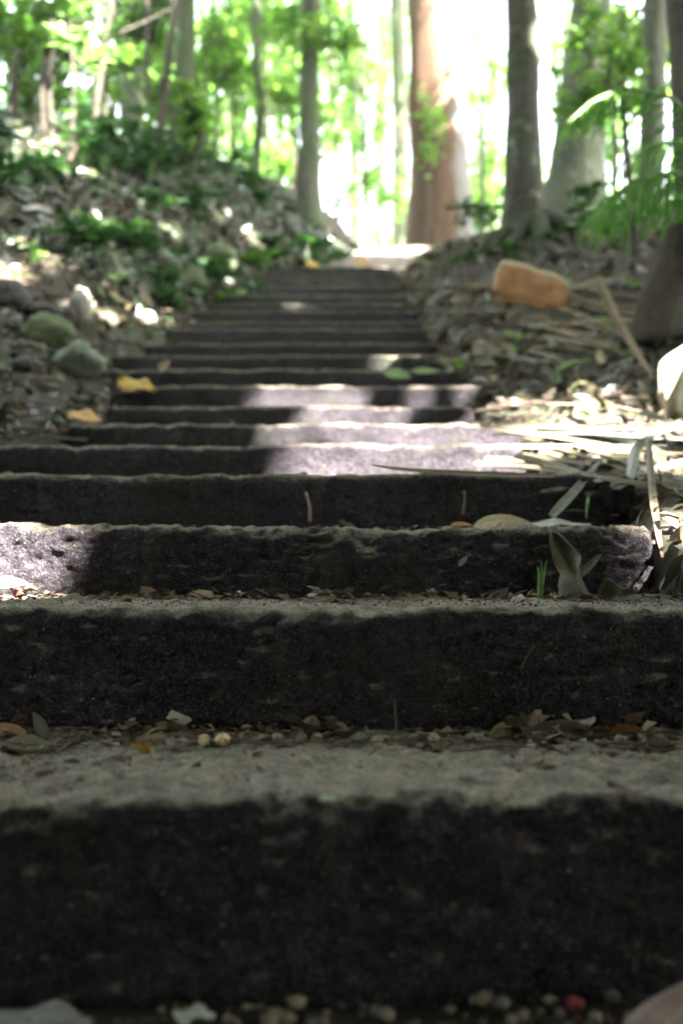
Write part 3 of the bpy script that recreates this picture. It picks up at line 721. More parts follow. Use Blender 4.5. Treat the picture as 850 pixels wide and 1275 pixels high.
# ------------------------------------------------------------------ ground cover and litter
def scatter(name, n, area, size, mat, lift=0.012, tilt=0.45, ratio=(0.32, 0.5), accept=None):
    pos, nrm = [], []
    tries = 0
    while len(pos) < n and tries < n * 30:
        tries += 1
        x, y = area()
        if accept and not accept(x, y): continue
        e = 0.04; h = ground_h(x, y)
        gx_ = (ground_h(x + e, y) - h) / e; gy_ = (ground_h(x, y + e) - h) / e
        gx_ = max(-2, min(2, gx_)); gy_ = max(-2, min(2, gy_))
        pos.append((x, y, h + rnd.uniform(0.2, 1.6) * lift)); nrm.append((-gx_, -gy_, 1))
    pos = np.array(pos); N = len(pos)
    nrm = unit(np.array(nrm)) + rng.normal(size=(N, 3)) * tilt; nrm = unit(nrm)
    d = rng.normal(size=(N, 3)); d = unit(d - (d * nrm).sum(1)[:, None] * nrm)
    L = rng.uniform(size[0], size[1], N)
    me = leaf_cloud(name, pos, L, L * rng.uniform(ratio[0], ratio[1], N), mat, dirs=d, normals=nrm, filt=False)
    return tag(link(name, me), kind='stuff')
def left_area(y0, y1, w):
    def f():
        y = rnd.uniform(y0, y1); xl = float(np.interp(y, xl_y, xl_x)); return xl + 0.04 - abs(rnd.random() ** 1.3) * w, y
    return f
def right_area(y0, y1, w):
    def f():
        y = rnd.uniform(y0, y1); xr = float(np.interp(y, xr_y, xr_x)); return xr - 0.06 + rnd.random() ** 1.2 * w, y
    return f
scatter('leaf_litter', 5200, left_area(6.2, 12.5, 3.2), (0.07, 0.17), L_LITTER_G, 0.03, 0.6)
scatter('leaf_litter', 2600, left_area(2.4, 6.6, 1.8), (0.04, 0.11), L_LITTER, 0.02, 0.5)
scatter('leaf_litter', 4200, right_area(4.2, 12.5, 2.6), (0.05, 0.15), L_LITTER, 0.02, 0.5, (0.22, 0.45))
scatter('leaf_litter', 1500, right_area(1.2, 4.3, 1.4), (0.03, 0.09), L_LITTER, 0.015, 0.5)
# crumbs, bits of leaf and grit lying on the treads, thickest at the back of each
def tread_bits():
    pos = []; L = []
    for i in range(len(SY) - 1):
        n = 900 if i == 0 else (420 if i < 3 else 170)
        for k in range(n):
            y1 = SY[i + 1]; dp = y1 - SY[i]
            f = 1 - abs(rnd.gauss(0, 0.22 if i else 0.2))
            if rnd.random() < 0.22: f = rnd.uniform(0.1, 1)
            if f < 0.05: continue
            x = rnd.uniform(SXL[i] + .03, SXR[i] - .03)
            if i < 3 and abs(x) > 0.7: x = rnd.uniform(-.65, .6)
            pile = 0.018 * max(0, f - 0.6) / 0.4 * max(0, 0.5 + fb(x * 7, i * 3.3, 1))
            pos.append((x, SY[i] + f * dp * 0.99, SH[i] + 0.004 + pile * rnd.random())); L.append(rnd.choice((.006, .008, .01, .012, .016, .022, .03)) * (1 if i < 3 else 1.6))
    for i, m in ((0, 330), (1, 110), (2, 50), (3, 40)):
        for k in range(m):
            f = 1 - abs(rnd.gauss(0, 0.15)); x = rnd.uniform(-.6, .58)
            if f < .4 or fb(x * 5, i * 9.1, 4) < -.02: continue
            pos.append((x, SY[i] + f * (SY[i + 1] - SY[i]) * .99, SH[i] + .004 + .022 * rnd.random() * max(0, f - .6) / .4)); L.append(rnd.uniform(.018, .06))
    pos = np.array(pos); N = len(pos); L = np.array(L)
    nrm = rng.normal(size=(N, 3)) * 0.28; nrm[:, 2] += 1; nrm = unit(nrm)
    d = rng.normal(size=(N, 3)); d = unit(d - (d * nrm).sum(1)[:, None] * nrm)
    me = leaf_cloud('tread_debris', pos, L, L * rng.uniform(.3, .8, N), L_CRUMB, dirs=d, normals=nrm, filt=False)
    tag(link('tread_debris', me), kind='stuff')
tread_bits()
M_DUFF = plain_mat('dry_leaf_mould', (0.05, 0.036, 0.022), (0.26, 0.195, 0.13), 90, 0.95)
def duff(i, depth, high):
    """leaf mould drifted against the foot of the next riser"""
    xs = np.arange(SXL[i] + .05, SXR[i] - .05, .008); n = 12
    V = []; Fc = []
    for x in xs:
        w = depth * (.55 + .9 * max(0, .5 + fb(x * 4, i * 3.1, 1.7)))
        hh = high * max(.1, .6 + 1.1 * fb(x * 5, i * 7.1, 2.5))
        for j in range(n + 1):
            t = j / n
            V.append((x, SY[i + 1] + .015 - (w + .015) * t, SH[i] - .003 + hh * (1 - t) ** 1.4 + .006 * (1 - t) * fb(x * 40, t * 9, i, 3)))
    for a in range(len(xs) - 1):
        for j in range(n):
            k = a * (n + 1) + j; Fc.append((k, k + 1, k + n + 2, k + n + 1))
    tag(link('leaf_mould', mesh_np('leaf_mould', V, Fc, True, M_DUFF)), kind='stuff')
duff(0, .12, .008); duff(1, .10, .014); duff(2, .09, .016); duff(3, .09, .016); duff(4, .09, .02)
def grit(name, n, area, hfun, size, mat):
    V = []; Fc = []
    O = np.array([(1, 0, 0), (-1, 0, 0), (0, 1, 0), (0, -1, 0), (0, 0, 1), (0, 0, -1)], float)
    T = [(0, 2, 4), (2, 1, 4), (1, 3, 4), (3, 0, 4), (2, 0, 5), (1, 2, 5), (3, 1, 5), (0, 3, 5)]
    for k in range(n):
        x, y = area(); s = rnd.uniform(*size)
        M = np.array(Matrix.Rotation(rnd.random() * 6, 3, Vector((rnd.random(), rnd.random(), rnd.random())).normalized()))
        v = (O * np.array([rnd.uniform(.6, 1.2), rnd.uniform(.6, 1.2), rnd.uniform(.5, 1)]) * s) @ M.T + np.array([x, y, hfun(x, y) + s * .4])
        b = len(V); V += list(v); Fc += [(a + b, c + b, d + b) for a, c, d in T]
    tag(link(name, mesh_np(name, V, Fc, True, mat)), kind='stuff')
grit('gravel', 700, lambda: (rnd.uniform(-.5, .5), rnd.uniform(.86, 1.04)), lambda x, y: ground_h(x, y), (.002, .006), L_CRUMB)
grit('grit', 260, lambda: (rnd.uniform(-.5, .5), SY[1] - abs(rnd.gauss(0, .07))), lambda x, y: SH[0] + .006, (.002, .006), M_PEBBLE)
grit('grit', 700, lambda: (rnd.uniform(-.5, .5), SY[0] + 0.015 + rnd.random() * .44), lambda x, y: SH[0] - .001, (.0015, .0042), M_PEBBLE)
grit('grit', 1500, lambda: (rnd.uniform(-.5, .5), SY[0] + 0.02 + rnd.random() ** .6 * .44), lambda x, y: SH[0], (.0008, .0028), L_CRUMB)
grit('grit', 700, lambda: (rnd.uniform(-.75, .62), SY[1] + 0.01 + rnd.random() * .55), lambda x, y: SH[1], (.001, .003), L_CRUMB)
def loose_twigs(name, n, area, hfun, ln, r, mat):
    V = []; Fc = []
    for k in range(n):
        x, y = area(); a = rnd.gauss(0, .7) + (math.pi if rnd.random() < .5 else 0); l = rnd.uniform(*ln); rr = rnd.uniform(*r)
        d = Vector((math.cos(a), math.sin(a) * .6, rnd.uniform(-.08, .12))).normalized()
        p = Vector((x, y, hfun(x, y) + rr + rnd.random() * .01)); s = d.cross(Vector((0, 0, 1))).normalized(); u = s.cross(d)
        bnd = rnd.uniform(-.12, .12) * l
        b = len(V)
        for q, t in enumerate((-.5, -.1, .25, .5)):
            c = p + d * l * t + s * bnd * (1 - 4 * t * t)
            for w in range(4):
                an = w * math.pi / 2; V.append(c + (s * math.cos(an) + u * math.sin(an)) * rr * (1 - .5 * (t + .5)))
        for q in range(3):
            for w in range(4):
                w2 = (w + 1) % 4; Fc.append((b + q * 4 + w, b + q * 4 + w2, b + q * 4 + 4 + w2, b + q * 4 + 4 + w))
    tag(link(name, mesh_np(name, [tuple(v) for v in V], Fc, True, mat)), kind='stuff')
loose_twigs('twig_litter', 170, lambda: (rnd.uniform(-.48, .5), SY[0] + .3 + rnd.random() * .15), lambda x, y: SH[0], (.02, .09), (.0008, .0018), M_TWIG)
loose_twigs('twig_litter', 420, right_area(3.6, 9, 1.8), lambda x, y: ground_h(x, y), (.1, .45), (.003, .008), M_TWIG)
loose_twigs('twig_litter', 260, left_area(3.0, 9, 2.0), lambda x, y: ground_h(x, y), (.08, .4), (.003, .007), M_TWIG)

# low green plants along the left bank crest and foot
def plant(name, label, base, r, h, n, leaf, ls, group=None, cat='plant', flat=0.4):
    B = Vector(base); t = empty(name, base, label, cat, group)
    pos = []; dirs = []
    ns = max(5, n // 9)
    V = []; Fc = []
    for s in range(ns):
        a = rnd.random() * 6.28; lean = rnd.uniform(.2, 1.0)
        tip = Vector((math.cos(a) * r * lean, math.sin(a) * r * lean, h * rnd.uniform(.5, 1.1)))
        mid = Vector((tip.x * .35, tip.y * .35, tip.z * .8))
        b = len(V)
        for q, c in enumerate((Vector((0, 0, -.03)), mid, tip)):
            for w in range(4): V.append(c + Vector((math.cos(w * 1.57), math.sin(w * 1.57), 0)) * .006 * (1 - .4 * q))
        for q in range(2):
            for w in range(4): Fc.append((b + q * 4 + w, b + q * 4 + (w + 1) % 4, b + q * 4 + 4 + (w + 1) % 4, b + q * 4 + 4 + w))
        for k in range(max(1, n // ns)):
            f = rnd.uniform(.3, 1.05)
            c = mid.lerp(tip, (f - .3) / .7)
            an = rnd.random() * 6.28; d = Vector((math.cos(an), math.sin(an), rnd.uniform(-.5, .2))) + tip.normalized() * .5
            pos.append(c + d.normalized() * ls * .5); dirs.append(d.normalized())
    link('stem', mesh_np('stem', [tuple(v) for v in V], Fc, True, M_GRASS), None, t)
    pos = np.array([tuple(p) for p in pos]); dirs = np.array([tuple(d) for d in dirs]); N = len(pos)
    L = ls * rng.uniform(.6, 1.3, N)
    o = link('foliage', leaf_cloud('foliage', pos, L, L * rng.uniform(.3, .45, N), leaf, dirs=dirs, flat=flat, filt=False), None, t); o['kind'] = 'stuff'
    return t
def gp(px, py, d):
    p = P(px, py, d); return (p.x, p.y, ground_h(p.x, p.y) - .02)
PL = [(130, 240, 8.8, .42, .42, 160, L_SHRUB, .15, 'dark bushy fern on the crest of the left bank'), (185, 235, 9.2, .38, .36, 130, L_SHRUB, .14, 'blue green fern right of the dark bushy fern'),
      (100, 255, 8.4, .3, .34, 90, L_SHRUB, .13, 'dark fern beside the sunlit rocks'), (28, 280, 7.4, .28, .22, 70, L_SHRUB, .1, 'low green plant at the left edge of the bank'),
      (240, 270, 9.3, .3, .24, 80, L_SHRUB, .12, 'low shrub below the green stained trunk'), (330, 285, 9.8, .3, .25, 80, L_SHRUB, .12, 'leafy clump halfway along the left bank crest'),
      (170, 345, 7.3, .35, .22, 100, L_SHRUB, .13, 'dark leafy clump low on the left bank'), (250, 350, 7.8, .35, .25, 110, L_SHRUB, .13, 'dark leafy clump beside the upper steps'),
      (300, 335, 8.5, .3, .22, 90, L_SHRUB, .12, 'grey green clump hanging over the upper steps'), (405, 300, 10.6, .3, .22, 80, L_SHRUB, .12, 'leafy clump at the top of the steps'),
      (140, 325, 7.3, .2, .14, 40, L_FRESH, .1, 'bright green sprig on the left bank'), (40, 345, 6.1, .1, .1, 10, L_FRESH, .06, 'tiny lime seedling in the sunlit litter'),
      (600, 300, 9, .3, .3, 80, L_SHRUB, .12, 'leafy clump left of the mossy tree roots'), (745, 325, 7.6, .3, .28, 80, L_SHRUB, .12, 'dark green clump right of the mossy tree roots')]
for k, (dx_, dy_) in enumerate([(-.28, -.2), (-.12, -.36), (.12, -.38), (.3, -.28), (.4, -.1), (-.4, -.05), (.5, -.3)]):
    x, y = 1.17 + dx_, 7.2 + dy_
    plant('bank_plant', 'short mossy green growth on the roots of the mossy tree', (x, y, ground_h(x, y) - .02), .14, .10, 60, L_SHRUB, .06, 'mossy growth on the tree roots')
for k in range(34):
    x, y = left_area(6.4, 11.2, 2.6)()
    g_ = rnd.uniform(.16, .34)
    plant('bank_plant', 'low dark green plant among the litter of the left bank', (x, y, ground_h(x, y) - .02), g_, g_ * .8, rnd.randrange(30, 80), rnd.choice((L_SHRUB, L_SHRUB, L_SHRUB, L_BRIGHT)), rnd.uniform(.09, .16), 'low plants on the left bank')
for (px, py, d, r, h, n, leaf, ls, lab) in PL: plant('bank_plant', lab, gp(px, py, d), r, h, n, leaf, ls)
for (px, py, d, lab) in [(575, 452, 5.2, 'small bright seedling on the right bank near the steps'), (645, 446, 5.3, 'small bright seedling under the big brown sheath'), (775, 430, 4.7, 'green seedling beside the brown stump'), (757, 400, 5.2, 'tall seedling by the leaning dead frond')]:
    plant('seedling', lab, gp(px, py, d), .06, .09, 9, L_FRESH, .05)

# ------------------------------------------------------------------ boulders
def rock(name, label, px, py, d, rx, ry, mat, cat='boulder', group=None, lift=0.0, depth=None, seed=0):
    s = d / F; c = P(px, py, d)
    import bmesh
    bm = bmesh.new(); bmesh.ops.create_icosphere(bm, subdivisions=4, radius=1)
    o_ = seed * 7.7 + px * .13
    for v in bm.verts:
        n = v.co.normalized()
        k = 1 + .30 * noise.noise(n * 1.2 + Vector((o_, 0, 0))) + (.10 if rx < 13 else .20) * abs(fb(n.x * 2.2 + o_, n.y * 2.2, n.z * 2.2)) - .08 * abs(noise.noise(n * 4 + Vector((0, o_, 0)))) + .03 * fb(n.x * 9 + o_, n.y * 9, n.z * 9)
        v.co = Vector((n.x * rx * s * k, n.y * (depth or (rx + ry) / 2 * s) * k, n.z * ry * s * k))
    me = bpy.data.meshes.new(name); bm.to_mesh(me); bm.free()
    for p in me.polygons: p.use_smooth = True
    o = link(name, me, mat); o.location = c
    return tag(o, label, cat, group)
RK = [(58, 418, 5.5, 34, 26, M_ROCK, 'mossy green boulder left of the steps'), (98, 452, 5.2, 30, 24, M_ROCK_G, 'grey green boulder against the step ends'),
      (10, 372, 5.8, 30, 24, M_ROCK_D, 'dark boulder at the left edge of the view'), (55, 392, 5.8, 22, 14, M_ROCK_D, 'dark low rock above the mossy boulder'),
      (100, 385, 5.9, 13, 26, M_ROCK_P, 'pale upright slab lit by the sun'), (183, 398, 6.5, 11, 11, M_ROCK_P, 'pale sunlit stone beside the step ends'),
      (62, 200, 8.9, 15, 11, M_ROCK_P, 'bleached sunlit rock on the crest'), (235, 350, 7.6, 22, 18, M_ROCK, 'mossy rock under the leafy clump'), (30, 455, 4.9, 16, 10, M_ROCK_D, 'small dark rock in the left litter'),
      (270, 325, 8.4, 26, 20, M_ROCK, 'moss covered rock beside the upper steps'), (200, 330, 7.9, 24, 18, M_ROCK_G, 'rounded grey rock in the left bank'),
      (612, 512, 4.1, 10, 10, M_ROCK_P, 'small round sunlit stone at a step end'), (640, 505, 4.1, 20, 8, M_ROCK_P, 'flat pale stone right of the round stone')]
for k, (px, py, d, rx, ry, m, lab) in enumerate(RK):
    h = hit(px, py + ry * .4) or d
    rock('boulder', lab, px, py, h - .25 * rx / F * d, rx, ry, m, seed=k)
# broken pieces of stone at the end of the fourth step
for k, (px, py, rx, ry, lab) in enumerate([(690, 616, 26, 12, 'long broken stone wedged under the dry fronds'), (726, 622, 16, 13, 'squarish broken stone beside the long one'), (752, 620, 14, 20, 'dark chipped stone between broken blocks'),
                                           (783, 632, 18, 24, 'upright purple grey stone block at the step end'), (712, 641, 20, 8, 'flat chip of stone at the step foot'), (760, 645, 9, 7, 'small stone chip beside the upright block')]):
    rock('broken_stone', lab, px, py, 2.62, rx, ry, M_STONE, 'stone', seed=k + 30, depth=.05)

# ------------------------------------------------------------------ single leaves
def leaf_mesh(name, L, W, curl=0.0, roll=0.0, fold=0.2, wave=0.0, twist=0.0, shape=0.0, nx=18, ny=8, th=0.0007, seed=0, jag=0.0):
    """a blade along +X, width along Y, face up +Z; curl bends it along its length, roll bends it across"""
    top = []; uv = []
    for i in range(nx + 1):
        t = i / nx
        w = (math.sin(math.pi * t ** (0.75 + shape)) ** 0.8) * (1 - .15 * t) * W / 2 + W * .012
        if jag: w *= 1 - jag * max(0, fb(t * 9, seed, 2.2, 2))
        if abs(curl) > 1e-4:
            R = L / curl; x = R * math.sin(curl * t); z = R * (1 - math.cos(curl * t)); tx = (math.cos(curl * t), math.sin(curl * t))
        else: x = L * t; z = 0; tx = (1, 0)
        for j in range(ny + 1):
            s = (j / ny - .5) * 2
            if abs(roll) > 1e-4:
                rr = (W / 2) / roll; y_ = rr * math.sin(roll * s) * (w / (W / 2)); zz = rr * (1 - math.cos(roll * s)) * (w / (W / 2))
            else: y_ = w * s; zz = 0
            zz += fold * abs(s) * w + wave * W * .25 * math.sin(t * 9 + seed) * s * s + wave * W * .12 * fb(t * 4 + seed, s * 2, 0.5)
            a = twist * (t - .5)
            y2 = y_ * math.cos(a) - zz * math.sin(a); z2 = y_ * math.sin(a) + zz * math.cos(a)
            top.append((x - z2 * tx[1], y2, z + z2 * tx[0])); uv.append((t, j / ny))
    n = len(top)
    V = np.array(top); nrm_off = np.array([0, 0, th])
    Vb = V - nrm_off
    Fc = []
    for i in range(nx):
        for j in range(ny):
            a = i * (ny + 1) + j; Fc.append((a, a + ny + 1, a + ny + 2, a + 1)); Fc.append((n + a, n + a + 1, n + a + ny + 2, n + a + ny + 1))
    for i in range(nx):
        a = i * (ny + 1); b = a + ny + 1; Fc.append((a, n + a, n + b, b))
        a = i * (ny + 1) + ny; b = a + ny + 1; Fc.append((a, b, n + b, n + a))
    for j in range(ny):
        a = j; b = j + 1; Fc.append((a, b, n + b, n + a))
        a = nx * (ny + 1) + j; b = a + 1; Fc.append((a, n + a, n + b, b))
    return mesh_np(name, np.concatenate([V, Vb]), Fc, True, None, np.array(uv + uv))
def place(o, A, B, up, chord=True):
    """put a blade so that it runs from A to B with its face towards up"""
    A = Vector(A); B = Vector(B); x = (B - A).normalized(); up = Vector(up)
    y = up.cross(x).normalized(); z = x.cross(y)
    M = Matrix((x, y, z)).transposed().to_4x4(); M.translation = A
    o.matrix_world = M
def leaf(label, a, b, W, mat, up=(0, -.35, 1), name='fallen_leaf', cat='leaf', group=None, **kw):
    A, B = P(*a), P(*b)
    curl = kw.get('curl', 0.0); Lc = (B - A).length
    L = Lc if abs(curl) < .01 else Lc * (curl / 2) / math.sin(curl / 2)
    me = leaf_mesh(name, L, W, seed=rnd.random() * 20, **kw)
    o = link(name, me, mat)
    place(o, A, B, up)
    if abs(curl) > .01: o.matrix_world = o.matrix_world @ Matrix.Rotation(curl / 2, 4, 'Y')
    return tag(o, label, cat, group)
UPC = (0, -.9, .5)
# on the lowest tread
leaf('pale bluish grey leaf lying flat on the lowest tread', (78, 931, 1.36), (156, 927, 1.38), .034, D_GREY, roll=-.5, wave=.3)
leaf('curled yellow brown leaf standing on edge on the lowest tread', (190, 951, 1.30), (162, 926, 1.32), .022, D_YELLOW, up=(-.5, -.8, -.3), curl=2.3, roll=.5)
leaf('upright brown leaf scrap leaning on the second riser', (60, 921, 1.43), (42, 887, 1.47), .018, D_DARK, up=UPC, roll=.7)
leaf('reddish striped leaf at the left end of the lowest tread', (34, 917, 1.42), (-14, 901, 1.42), .022, D_RED, roll=.5)
leaf('broad brown leaf under the reddish leaf', (70, 940, 1.36), (-10, 925, 1.38), .045, D_OLIVE, roll=.3, wave=.3)
leaf('wrinkled grey leaf near the front of the lowest tread', (52, 962, 1.25), (108, 956, 1.27), .03, D_DARK, roll=.6, wave=.5)
leaf('long pale leaf lying flat below the twig', (330, 962, 1.25), (436, 957, 1.27), .028, D_GREY, wave=.3, fold=.05)
leaf('pale ragged leaf heap end behind the yellow curl', (165, 920, 1.43), (235, 918, 1.43), .05, D_TAN, roll=-.6, wave=.5, jag=.5)
leaf('light brown leaf between the curl and the seeds', (200, 935, 1.38), (255, 930, 1.40), .035, D_PINK, roll=.5, wave=.4, jag=.3)
leaf('folded tan leaf propped against the second riser', (612, 930, 1.43), (634, 899, 1.46), .03, D_TAN, up=(.3, -.9, .3), fold=.5)
leaf('dark leaf half behind the folded tan one', (640, 928, 1.46), (655, 908, 1.48), .03, D_DARK, up=UPC, roll=.4)
leaf('bleached greenish white leaf beside the folded tan leaf', (578, 936, 1.39), (624, 930, 1.40), .032, D_WHITE, roll=-.9, wave=.7)
leaf('long dark rolled leaf lying along the second riser', (664, 910, 1.46), (772, 920, 1.42), .034, D_OLIVE, up=(0, -.9, .5), roll=1.2, wave=.4, twist=.6)
leaf('flat pinkish leaf under the rolled leaf', (645, 945, 1.33), (716, 936, 1.36), .05, D_PINK, wave=.3, fold=.05)
leaf('small pinkish leaf right of the flat one', (720, 941, 1.34), (752, 936, 1.37), .022, D_PINK, wave=.5)
leaf('light tan leaf scrap near the right end', (800, 932, 1.38), (845, 925, 1.42), .03, D_TAN, roll=.4, wave=.4)
leaf('brown curled leaf behind the seeds', (355, 921, 1.45), (420, 915, 1.45), .03, D_DARK, up=UPC, roll=1.0)
leaf('crumpled tan leaf left of the bright grit', (425, 930, 1.42), (470, 922, 1.43), .026, D_TAN, roll=.7, wave=.8)
leaf('thin brown leaf on edge in the debris', (505, 935, 1.40), (560, 925, 1.42), .018, D_DARK, up=(0, -1, .6), roll=.4)
leaf('yellow petal scrap on the nose of the lowest step', (688, 1004, 1.055), (706, 1002, 1.06), .010, D_YELLOW, roll=.8, nx=8, ny=4)
leaf('white chip of leaf on the nose of the lowest step', (396, 995, 1.06), (420, 995, 1.06), .008, D_WHITE, roll=.5, nx=8, ny=4)
# at the foot
leaf('big grey brown leaf in the bottom left corner', (-40, 1278, .99), (114, 1270, .98), .06, D_GREY, roll=-1.0, wave=.5, curl=-.5, jag=.3)
leaf('pale mint leaf scrap at the foot of the lowest riser', (215, 1262, 1.0), (268, 1262, 1.0), .02, D_WHITE, wave=.8, roll=-.4)
leaf('big pinkish grey leaf in the bottom right corner', (765, 1335, .93), (905, 1205, .95), .05, D_PINK, up=(.5, -.7, .6), roll=-.7, wave=.3)
# second tread
leaf('greyish curled leaf at the left end of the second tread', (-12, 729, 2.0), (36, 726, 2.0), .03, D_PINK, up=UPC, roll=.8)
leaf('low brown leaf along the left of the second tread', (50, 748, 1.95), (122, 745, 1.98), .05, D_OLIVE, roll=-.6, wave=.4)
leaf('brown leaf scrap in the middle of the second tread', (350, 750, 1.98), (420, 746, 2.0), .04, D_DARK, roll=-.8, wave=.5)
leaf('folded olive leaf leaning against the third riser', (738, 752, 1.98), (686, 662, 2.09), .062, D_OLIVE, up=(-.55, -.8, .1), fold=1.3, wave=1.0, curl=.5, twist=.8, jag=.4)
leaf('narrow tan leaf leaning on the third riser', (716, 722, 2.06), (748, 690, 2.08), .018, D_OLIVE, up=UPC, roll=.6)
leaf('dark crinkled leaf at the foot of the third riser', (742, 740, 2.02), (792, 748, 2.0), .06, D_OLIVE, up=(0, -.9, .5), roll=.9, wave=.9)
leaf('grey curved leaf at the right end of the second tread', (765, 754, 1.94), (842, 742, 1.96), .04, D_GREY, up=(0, -.8, .7), curl=.7, roll=.5)
leaf('tiny pale leaf stuck on the third riser', (570, 705, 2.09), (582, 692, 2.09), .012, D_GREY, up=(0, -1, 0), nx=8, ny=4)
# third and higher treads
leaf('arched tan leaf on the third tread', (588, 657, 2.45), (668, 656, 2.45), .06, D_TAN, up=(0, -.6, .8), curl=-.9, roll=-.4)
leaf('orange scrap of leaf on the third tread', (560, 656, 2.4), (590, 655, 2.4), .03, D_ORANGE, roll=.6)
leaf('pale leaf scrap under the leaning stalk', (655, 652, 2.5), (735, 652, 2.5), .05, D_WHITE, roll=-.3, wave=.4)
leaf('orange leaf on the left side of the steps', (80, 512, 4.0), (128, 524, 3.9), .085, D_ORANGE, up=(0, -.6, .8), roll=-.5, wave=.5)
leaf('large yellow leaf on a left step end', (148, 474, 4.75), (194, 484, 4.7), .11, D_YELLOW, up=(0, -.7, .7), roll=-.5, wave=.5)
leaf('small upright yellow leaf above the large yellow one', (198, 462, 5.0), (212, 449, 5.0), .05, D_TAN, up=UPC, roll=.4)
leaf('light green leaf on the right end of a step', (480, 463, 5.05), (512, 470, 5.0), .09, D_GREEN, up=(0, -.7, .7), roll=-.3)
leaf('second light green leaf right of the first', (514, 462, 5.1), (548, 462, 5.1), .07, D_GREEN, up=(0, -.6, .8), roll=-.3)
leaf('brown leaf on the path at the top of the steps', (440, 326, 10.1), (462, 330, 10.0), .12, D_ORANGE, up=(0, -.7, .7))
leaf('small yellow leaf at the left of the topmost step', (380, 327, 10.2), (398, 331, 10.2), .11, D_YELLOW, up=(0, -.7, .7), roll=-.4)
# individual litter leaves on both banks
proto = [leaf_mesh('bank_leaf', .15, .062, roll=r, wave=w, fold=f, curl=c, nx=8, ny=4, th=.001, seed=k) for k, (r, w, f, c) in enumerate([(-.5, .5, .1, -.3), (.6, .4, .1, .5), (-.8, .7, .0, -.8), (.3, .3, .3, .2)])]
bank_mats = [D_OLIVE, D_GREEN, D_DARK, D_TAN, D_DARK, D_OLIVE, D_GREEN, D_GREY]
leafm = {}
def bank_leaf(x, y, label, group, s=1.0):
    k = rnd.randrange(4); m = rnd.choice(bank_mats)
    key = (k, m.name)
    if key not in leafm:
        me = proto[k].copy(); me.materials.clear(); me.materials.append(m); leafm[key] = me
    o = link('fallen_leaf', leafm[key])
    o.location = (x, y, ground_h(x, y) + .03)
    e = .05; gx_ = (ground_h(x + e, y) - ground_h(x, y)) / e; gy_ = (ground_h(x, y + e) - ground_h(x, y)) / e
    nv = Vector((-max(-1.5, min(1.5, gx_)) + rnd.gauss(0, .3), -max(-1.5, min(1.5, gy_)) + rnd.gauss(0, .3), 1)).normalized()
    o.rotation_euler = (nv.to_track_quat('Z', 'Y') @ Matrix.Rotation(rnd.random() * 6.28, 3, 'Z').to_quaternion()).to_euler()
    o.scale = (s,) * 3
    tag(o, label, 'leaf', group)
for k in range(150):
    x, y = left_area(6.0, 10.5, 2.2)(); bank_leaf(x, y, 'dead leaf lying on the sloping left bank', 'dead leaves on the left bank', rnd.uniform(.8, 1.5))
for k in range(110):
    x, y = right_area(4.4, 9.5, 1.7)(); bank_leaf(x, y, 'dead leaf lying on the right bank under the mossy tree', 'dead leaves on the right bank', rnd.uniform(.7, 1.3))

# ------------------------------------------------------------------ seeds, berries, pebbles, stems
def ball(name, label, cat, px, py, d, r_px, mat, group=None, sq=.9, seed=0):
    return rock(name, label, px, py, d, r_px, r_px * sq, mat, cat, group, seed=seed, depth=r_px * d / F)
ball('seed', 'larger cream seed among the debris on the lowest tread', 'seed', 277, 921, 1.375, 9.5, M_SEED)
ball('seed', 'smaller cream seed left of the larger one', 'seed', 254, 922, 1.38, 8, M_SEED, seed=3)
ball('berry', 'red berry at the left end of the second tread', 'berry', 23, 738, 2.02, 7, M_BERRY)
ball('berry', 'red berry on the gravel at the foot of the steps', 'berry', 716, 1250, 1.02, 11, M_BERRY, sq=.75)
for k in range(46):
    px = 280 + k * 12.5 + rnd.uniform(-12, 12); d = rnd.uniform(.96, 1.035)
    if abs(px - 716) < 16: continue
    x = (px - 425) / F * d; r = rnd.choice((3, 4, 5, 6, 7, 9, 12)) * rnd.uniform(.8, 1.1)
    zc = ground_h(x, d) + r * d / F * .5; py = 720 + (CAMZ - zc) / d * F
    rock('pebble', 'brown rounded pebble at the foot of the lowest riser', px, py, d, r, r * .75, M_PEBBLE if k % 3 else M_PEBBLE2, 'pebble', 'pebbles at the foot of the lowest step', depth=r * d / F, seed=k)
for k, px in enumerate([300, 345, 375, 395, 445, 540, 585, 770, 820]):
    rock('pebble', 'small rounded pebble in the debris of the lowest tread', px, 921 - rnd.uniform(0, 5), rnd.uniform(1.36, 1.40), rnd.uniform(5, 9), rnd.uniform(4, 7), M_PEBBLE if k % 2 else M_PEBBLE2, 'pebble', 'pebbles on the lowest tread', depth=.006, seed=k + 60)

def px_tube(name, label, cat, l, r_px, mat, group=None, seg=7, taper=.6):
    pts = [P(*q) for q in l]; B = pts[0]; d = l[0][2]
    n = len(pts); rad = [rpx(2 * r_px, d) * (1 - (1 - taper) * k / (n - 1)) for k in range(n)]
    o = tube(name, [p - B for p in pts], rad, mat, None, seg)
    o.location = B
    return tag(o, label, cat, group)
px_tube('twig', 'long thin brown twig across the lowest tread', 'twig', [(420, 947, 1.31), (500, 944, 1.32), (560, 946, 1.31), (640, 942, 1.33)], 2.2, M_TWIG)
px_tube('twig', 'short reddish twig beside the pinkish leaf', 'twig', [(688, 944, 1.33), (730, 942, 1.33), (765, 945, 1.32)], 2.2, M_TWIG)
px_tube('twig', 'slanting twig in the middle of the lowest tread', 'twig', [(462, 938, 1.35), (500, 930, 1.37), (532, 921, 1.41)], 1.8, M_TWIG)
px_tube('twig', 'stick at the left end of the lowest tread', 'twig', [(5, 932, 1.36), (45, 936, 1.35), (85, 934, 1.36)], 2.6, M_TWIG)
px_tube('twig', 'dark twig behind the seeds', 'twig', [(300, 938, 1.36), (360, 940, 1.35), (430, 936, 1.36)], 1.8, M_TWIG)
